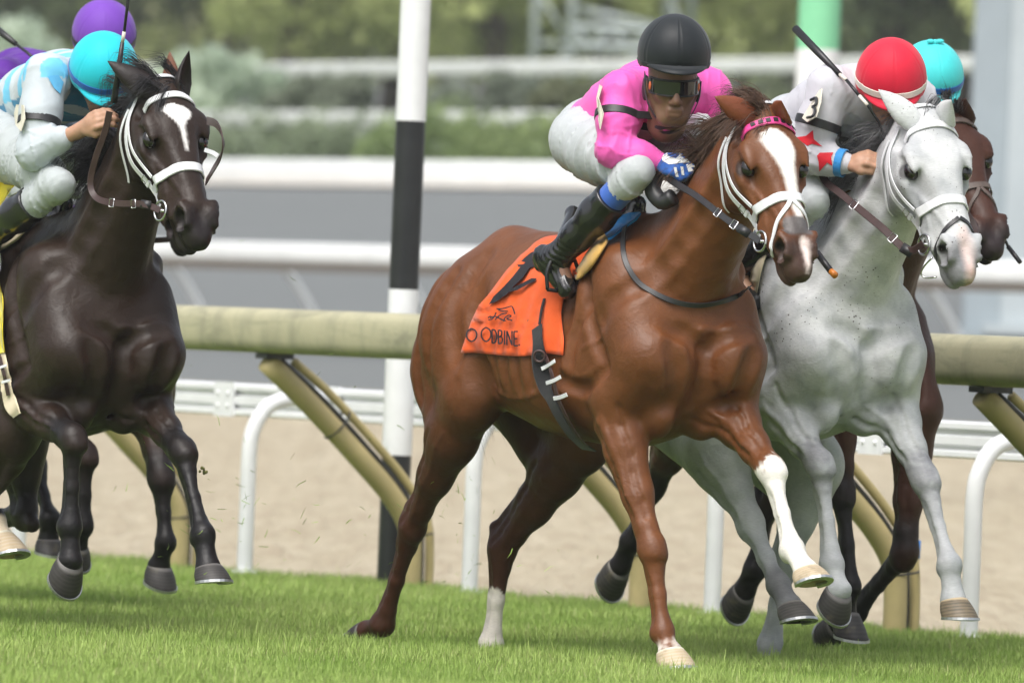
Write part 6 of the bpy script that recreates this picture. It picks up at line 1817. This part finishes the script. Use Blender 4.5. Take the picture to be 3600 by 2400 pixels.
reins(DARK, TURQ, M_BRSTRAP, 'dark brown reins of the dark horse', .024, [(505, 718, -.11), (420, 716, -.13), (345, 700, -.15), (318, 650, -.16), (335, 560, -.16), (370, 460, -.15)])
reins(GREY, RED, M_BRSTRAP, 'dark brown reins of the grey horse', .028, [(3190, 880, -.11), (3100, 800, -.14), (2960, 685, -.17), (2905, 640, -.18), (2893, 600, -.17), (2930, 572, -.15), (3010, 552, -.12)])
reins(BAY, AQUA, M_GREYSTRAP, 'brown reins of the bay horse', .022)
reins(PURP, PURPLE, M_BRSTRAP, 'brown reins of the horse hidden at the left', .022)
# rein knot and roll by the pink rider's hand
fr = CHEST['fr']; r_ = MB(); c = fr.J(2330, 670, -.12)
r_.tube(spline([c + W_(-.05, 0, .05), c + W_(-.02, -.03, .0), c + W_(.03, -.02, -.04), c + W_(.07, 0, -.02)], 12), .030, 12)
rt = tag(r_.build('neck_strap_roll', M_STRAPB, None), None)
rt.matrix_world = Matrix.Translation(Vector(tuple(fr.o))) @ Matrix.Rotation(fr.rot, 4, 'Z'); tag(rt, 'thick black leather roll on the chestnut neck under the gloved hand', 'strap')
# ---- saddles, cloths and girths
def merged(D, *flds):
    return D['F']
def saddle(D, K, label, pad1, pad2, cloth_mat, cloth_label, poly, trim=None, pads=True):
    fr, F, dz = D['fr'], D['F'], D['dz']
    cr = empty('saddle_cloth', tuple(fr.o), fr.rot); tag(cr, cloth_label, 'saddle cloth', 'saddle cloths')
    co, V, P2 = cloth_patch(D, F, 'cloth', poly, cloth_mat, cr)
    # far side: the mirrored towel, hidden from the photo
    sr = empty('saddle', tuple(fr.o), fr.rot); tag(sr, label, 'saddle', 'racing saddles')
    S = Field((-.55, -.42, 1.2 + dz), (.30, .42, 1.9 + dz), .009)
    S.cone((-.26, 0, 1.545 + dz), (.02, 0, 1.60 + dz), .048, .055, .05); S.cone((.02, 0, 1.64 + dz), (.05, 0, 1.665 + dz), .040, .030, .03); S.cone((-.24, 0, 1.55 + dz), (-.28, 0, 1.56 + dz), .04, .035, .04)
    for s in (-1, 1): S.cone((-.20, s * .10, 1.60 + dz), (-.08, s * .27, 1.42 + dz), .055, .04, .05, (W_(0, 1, .4), .5))
    V_, Fc = S.mesh(); mesh_obj('seat', V_, Fc, M_BOOT, sr)
    for s in 'RL':
        an, to = K['Q']['ank' + s], K['Q']['toe' + s]; sg = -1 if s == 'R' else 1
        c = an * .45 + to * .55 + W_(0, 0, -.01); b = MB()
        b.tube(spline([c + W_(0, -.062, -.045), c + W_(0, -.066, .02), c + W_(0, -.03, .085), c + W_(0, .03, .085), c + W_(0, .066, .02), c + W_(0, .062, -.045), c + W_(0, 0, -.05), c + W_(0, -.062, -.045)], 40), .007, 8); st = b.build('stirrup', M_CROP if D is CHEST else M_SILVER, sr)
        b = MB(); b.ribbon(spline([c + W_(0, 0, .085), W_(-.06, sg * .27, 1.50 + dz), W_(-.10, sg * .14, 1.62 + dz)], 16), np.tile(W_(0, sg, .3), (16, 1)), .022, .004); b.build('stirrup_leather', M_STRAPB, sr)
    return cr, sr, co
M_ORANGE = fabric('orange_towel', (.74, .105, .018), .75, .06, None, .2)
M_YELLOW = fabric('yellow_towel', (.80, .66, .03), .75, .06, None, .2)
M_GOLD = fabric('gold_pad', (.52, .31, .08), .75, .1); M_BLUEPAD = fabric('blue_pad', (.012, .20, .52), .7, .08); M_CREAMPAD = fabric('cream_pad', (.62, .54, .38), .75, .1)
poly = [(1935, 842), (1880, 862), (1828, 895), (1780, 950), (1735, 1020), (1695, 1075), (1662, 1130), (1640, 1185), (1615, 1240), (1660, 1240), (1710, 1244), (1770, 1250), (1830, 1252), (1872, 1249), (1920, 1242), (1974, 1248), (1976, 1180), (1974, 1100), (1984, 1040), (2030, 960), (2080, 880), (2120, 830), (2060, 815), (1990, 825)]
cr, sr, co = saddle(CHEST, PINK, 'small black racing saddle under the pink rider with gold and blue pads', None, None, M_ORANGE, 'orange saddle towel with black number and lettering on the chestnut horse', poly)
F, fr = CHEST['F'], CHEST['fr']
M_INK = plain('black_print', (.02, .018, .022), .6, .3, 0, .2, 60, 0)
OFF = .0235
for nm, p in (('number', [(1845, 905), (1866, 888), (1884, 880), (1881, 905), (1876, 925), (1858, 945), (1838, 975), (1812, 1000), (1780, 1035), (1748, 1058), (1718, 1070), (1735, 1042), (1768, 1010), (1800, 975), (1828, 940), (1848, 922), (1832, 918)]),
              ('number', [(1818, 930), (1850, 928), (1884, 928), (1898, 934), (1862, 940), (1822, 938)]), ('number', [(1788, 1020), (1830, 998), (1868, 978), (1886, 978), (1884, 986), (1850, 1002), (1818, 1020), (1792, 1026)])):
    cloth_decal(CHEST, F, co, nm, p, M_INK, OFF)
for pts in ([(1716, 1118), (1722, 1112), (1730, 1114)], [(1722, 1118), (1740, 1112), (1762, 1122), (1778, 1128)], [(1748, 1086), (1770, 1084), (1790, 1078), (1800, 1076)], [(1800, 1076), (1806, 1090), (1810, 1104)],
            [(1716, 1124), (1728, 1122), (1738, 1112), (1744, 1098)], [(1740, 1124), (1752, 1112), (1764, 1104), (1782, 1100)], [(1770, 1130), (1776, 1116), (1790, 1108), (1796, 1112), (1780, 1120)], [(1782, 1122), (1796, 1124), (1800, 1128)], [(1746, 1084), (1762, 1092), (1786, 1094)]):
    ink_strip(fr, F, co, 'logo_stroke', pts, 4.4, M_INK, OFF)
L_ = {'O': [[(.5, 0), (.12, .2), (0, .5), (.12, .8), (.5, 1), (.88, .8), (1, .5), (.88, .2), (.5, 0)]], 'D': [[(0, 0), (0, 1)], [(0, 0), (.6, .08), (.9, .5), (.6, .92), (0, 1)]],
      'B': [[(0, 0), (0, 1)], [(0, 0), (.65, .06), (.75, .25), (.55, .45), (0, .48)], [(0, .48), (.75, .54), (.9, .75), (.65, .95), (0, 1)]], 'I': [[(.5, 0), (.5, 1)]], 'N': [[(0, 1), (0, 0)], [(0, 0), (.9, 1)], [(.9, 1), (.9, 0)]],
      'E': [[(.9, 0), (0, 0)], [(0, 0), (0, 1)], [(0, 1), (.9, 1)], [(0, .5), (.75, .5)]], '.': [[(.1, .9), (.4, .95)]]}
for ch, x0, y0, w, h in (('O', 1640, 1154, 36, 46), ('O', 1692, 1150, 34, 50), ('D', 1730, 1158, 18, 48), ('B', 1752, 1160, 16, 48), ('I', 1768, 1161, 12, 50), ('N', 1782, 1163, 20, 50), ('E', 1807, 1165, 16, 50), ('.', 1822, 1166, 14, 50)):
    for st in L_[ch]: ink_strip(fr, F, co, 'letter_stroke', [(x0 + a * w, y0 + b * h) for a, b in st], 5.4, M_INK, OFF)
# saddle pads that show, girth with elastic and buckles
def pad(D, name, poly, mat, parent, off=.018):
    return cloth_patch(D, D['F'], name, poly, mat, parent, off, 18, .010, .002, 4)[0]
pad(CHEST, 'gold_pad', [(2128, 815), (2142, 832), (2120, 870), (2085, 925), (2050, 968), (2022, 982), (2016, 960), (2040, 925), (2050, 908), (2085, 858), (2110, 822)], M_GOLD, sr, .020)
pad(CHEST, 'blue_pad', [(2118, 808), (2138, 780), (2170, 762), (2215, 748), (2250, 745), (2232, 770), (2190, 800), (2150, 832), (2136, 838)], M_BLUEPAD, sr, .022)
M_GIRTH = fabric('girth_black', (.016, .016, .018), .7)
gr = surf_strap(CHEST, F, 'girth', [(1888, 1150), (1893, 1230), (1908, 1330), (1945, 1420), (1990, 1500), (2040, 1556), (2072, 1580)], .062, M_GIRTH, sr, .020)
surf_strap(CHEST, F, 'girth_strap', [(1905, 1245), (1920, 1255), (1940, 1310), (1958, 1385), (1985, 1450), (2030, 1530), (2066, 1566)], .016, M_BRSTRAP, sr, .027)
b = MB(); c = fr.hit(F, 1896, 1252, .030); b.tube(torus(c, F.grad(c), .020, .004), .005, 8, False); b.build('girth_ring', M_BRSTRAP, sr)
for a, e in (((1905, 1296), (1952, 1268)), ((1922, 1346), (1972, 1324)), ((1948, 1400), (1994, 1386))):
    surf_strap(CHEST, F, 'girth_buckle', [a, ((a[0] + e[0]) / 2, (a[1] + e[1]) / 2 + 3), e], .015, M_WSTRAP, sr, .029, 8)
surf_strap(CHEST, F, 'surcingle', [(1915, 1050), (1905, 1090), (1898, 1140)], .012, M_STRAPB, sr, .022, 12)
# the others
saddle(DARK, TURQ, 'racing saddle of the turquoise-capped rider, cream pad showing', None, None, M_YELLOW, 'yellow saddle towel at the left edge on the dark horse', [(-250, 560), (-60, 560), (20, 568), (62, 640), (20, 700), (-15, 780), (-18, 900), (-5, 1000), (8, 1080), (22, 1240), (-60, 1250), (-200, 1250), (-300, 1200)])
DS = bpy.data.objects[[o.name for o in COL.objects if o.name.startswith('saddle') and o.get('label', '').startswith('racing saddle of the turq')][0]]
pad(DARK, 'cream_pad', [(118, 748), (124, 760), (95, 800), (55, 840), (15, 866), (-10, 880), (-20, 850), (20, 806), (70, 770)], M_CREAMPAD, DS, .020)
surf_strap(DARK, DARK['F'], 'girth', [(-5, 1240), (12, 1290), (22, 1360), (34, 1410), (60, 1460)], .06, M_CREAMPAD, DS, .014)
surf_strap(DARK, DARK['F'], 'girth_strap', [(-2, 1250), (16, 1320), (30, 1390)], .018, M_BRSTRAP, DS, .022)
for a, e in (((2, 1292), (24, 1284)), ((8, 1344), (36, 1336))): surf_strap(DARK, DARK['F'], 'girth_buckle', [a, e], .011, M_WSTRAP, DS, .028, 6)
saddle(GREY, RED, 'racing saddle of the red-capped rider, brown leather', None, None, M_CREAMPAD, 'pale saddle towel on the grey horse behind the chestnut head', [(2420, 800), (2600, 760), (2740, 740), (2760, 800), (2700, 900), (2650, 1050), (2640, 1200), (2450, 1200), (2380, 1000)])
GS = bpy.data.objects[[o.name for o in COL.objects if o.get('label', '').startswith('racing saddle of the red')][0]]
pad(GREY, 'brown_pad', [(2852, 690), (2870, 668), (2900, 655), (2950, 660), (2985, 668), (2940, 690), (2880, 704)], fabric('brown_leather_pad', (.10, .06, .02), .5), GS, .014)
saddle(BAY, AQUA, 'racing saddle of the aqua-capped rider', None, None, M_CREAMPAD, 'saddle towel on the bay horse, hidden', [(2500, 860), (2640, 820), (2760, 800), (2740, 960), (2700, 1200), (2520, 1200), (2450, 1050)])
saddle(PURP, PURPLE, 'racing saddle of the purple-capped rider', None, None, M_CREAMPAD, 'saddle towel on the horse hidden at the left', [(-160, 880), (-20, 850), (100, 830), (90, 980), (60, 1200), (-120, 1200), (-200, 1080)])
# ---- crops
fr = CHEST['fr']; J = fr.J
whip(CHEST, 'black riding crop with an orange tip, poking out past the chestnut muzzle', [spline([J(2560, 470, .16), J(2700, 655, .17), J(2872, 888, .17)], 10), [J(2872, 888, .17), J(2922, 955, .17)], [J(2918, 950, .17), J(2936, 968, .17)]],
     [.0055, .012, [.011, .013]], [('shaft', M_CROP), ('flap', M_CROP), ('tip', plain('orange_tip', (.62, .20, .03), .3))])
fr = DARK['fr']; J = fr.J
whip(DARK, 'black riding crop with a white band, upright in front of the turquoise cap', [[J(400, 362, -.14), J(418, 240, -.14), J(430, 150, -.14)], [J(430, 150, -.14), J(437, 112, -.14)], [J(437, 112, -.14), J(448, 20, -.14), J(462, -120, -.14)]],
     [[.0125, .011, .0075], .0066, .0055], [('handle', M_CROP), ('band', M_CREAM), ('shaft', M_CROP)])
fr = GREY['fr']; J = fr.J
whip(GREY, 'black riding crop with a white tip, slanting behind the red cap', [[J(2797, 102, -.20), J(2870, 178, -.20), J(2952, 262, -.19)], [J(2952, 262, -.19), J(2976, 282, -.19)], [J(2976, 282, -.19), J(3022, 338, -.18)], [J(3022, 338, -.18), J(3050, 370, -.18)], [J(3050, 370, -.18), J(3090, 430, -.10), J(3110, 500, -.06)]],
     [[.015, .0145, .010], .0065, .006, .0066, .005], [('handle', M_CROP), ('band', M_CREAM), ('shaft', M_CROP), ('band', M_CREAM), ('shaft', M_CROP)])
fr = PURP['fr']; J = fr.J
whip(PURP, 'black riding crop at the far left, pointing at the purple silks', [[J(-60, 60, -.22), J(0, 112, -.22), J(54, 154, -.22)], [J(54, 154, -.22), J(95, 185, -.21), J(130, 214, -.20)], [J(130, 214, -.20), J(200, 300, -.14)]], [[.013, .015, .011], .006, .006], [('handle', M_CROP), ('shaft', M_CROP), ('shaft', M_CROP)])
fr = BAY['fr']; J = fr.J
whip(BAY, 'black crop end poking out below the bay muzzle at the right edge', [[J(3380, 560, .16), J(3480, 730, .16), J(3545, 868, .16)], [J(3545, 868, .16), J(3586, 922, .16)]], [.0055, .009], [('shaft', M_CROP), ('flap', M_CROP)])
# blinker arm on the far side of the dark horse's face
D = DARK; H = D['HF']; fr = D['fr']; B_ = D['bridle']
b = MB(); pts = spline([fr.J(726, 424, .02), fr.J(760, 438, -.04), fr.J(782, 490, -.06), fr.J(776, 545, -.05), fr.J(745, 600, .0), fr.J(722, 640, .02)], 24)
b.ribbon(pts, np.tile(unit(fr.c - pts[0]) * .5 + H.A[:, 1] * .8, (24, 1)), .030, .005); b.build('blinker_cup', M_BRSTRAP, B_)
b = MB(); b.ribbon([fr.J(722, 528, .04), fr.J(750, 538, -.02), fr.J(768, 550, -.05)], np.tile(unit(fr.c - pts[0]), (3, 1)), .016, .004); b.build('blinker_strap', M_WSTRAP, B_)
# wire loop below the grey's bit
fr = GREY['fr']; b = MB(); b.tube(spline([fr.J(3278, 905, -.09), fr.J(3250, 935, -.10), fr.J(3238, 960, -.10), fr.J(3252, 976, -.09), fr.J(3292, 974, -.07)], 20), .0035, 6); b.build('bit_loop', M_SILVER, GREY['bridle'])
# flying grass clippings
r = np.random.default_rng(9); V, Fc = [], []
for i in range(190):
    px = r.choice([r.normal(760, 170), r.normal(1560, 190), r.uniform(300, 2300)]); py = r.normal(1830, 190) if r.uniform() < .8 else r.uniform(700, 2100)
    if py > 2150: continue
    Y = r.uniform(29, 34); c = CAM + ray(px, py) * Y; d = unit(r.normal(size=3)); l = r.uniform(.007, .028); s_ = unit(np.cross(d, r.normal(size=3))) * r.uniform(.0008, .0018)
    mid = c + unit(r.normal(size=3)) * l * .2; n = len(V)
    V += [c - d * l - s_, c - d * l + s_, mid + s_, mid - s_, c + d * l]; Fc += [(n, n + 1, n + 2, n + 3), (n + 3, n + 2, n + 4)]
tag(mesh_obj('flying_grass', np.array(V), Fc, plain('clippings', (.22, .32, .07), .6, .3, 0, .5, 9, 0)), 'grass clippings thrown up by the hooves', 'grass', kind='stuff')
b = MB(); c = CAM + ray(718, 1654) * 30
for i in range(7): b.ball(c + r.normal(size=3) * .006, r.uniform(.004, .008), 7, 5)
tag(b.build('turf_clod', plain('clod', (.17, .17, .06), .9, .2, 0, .4, 120)), 'small clod of turf in the air beside the dark foreleg', 'clod')
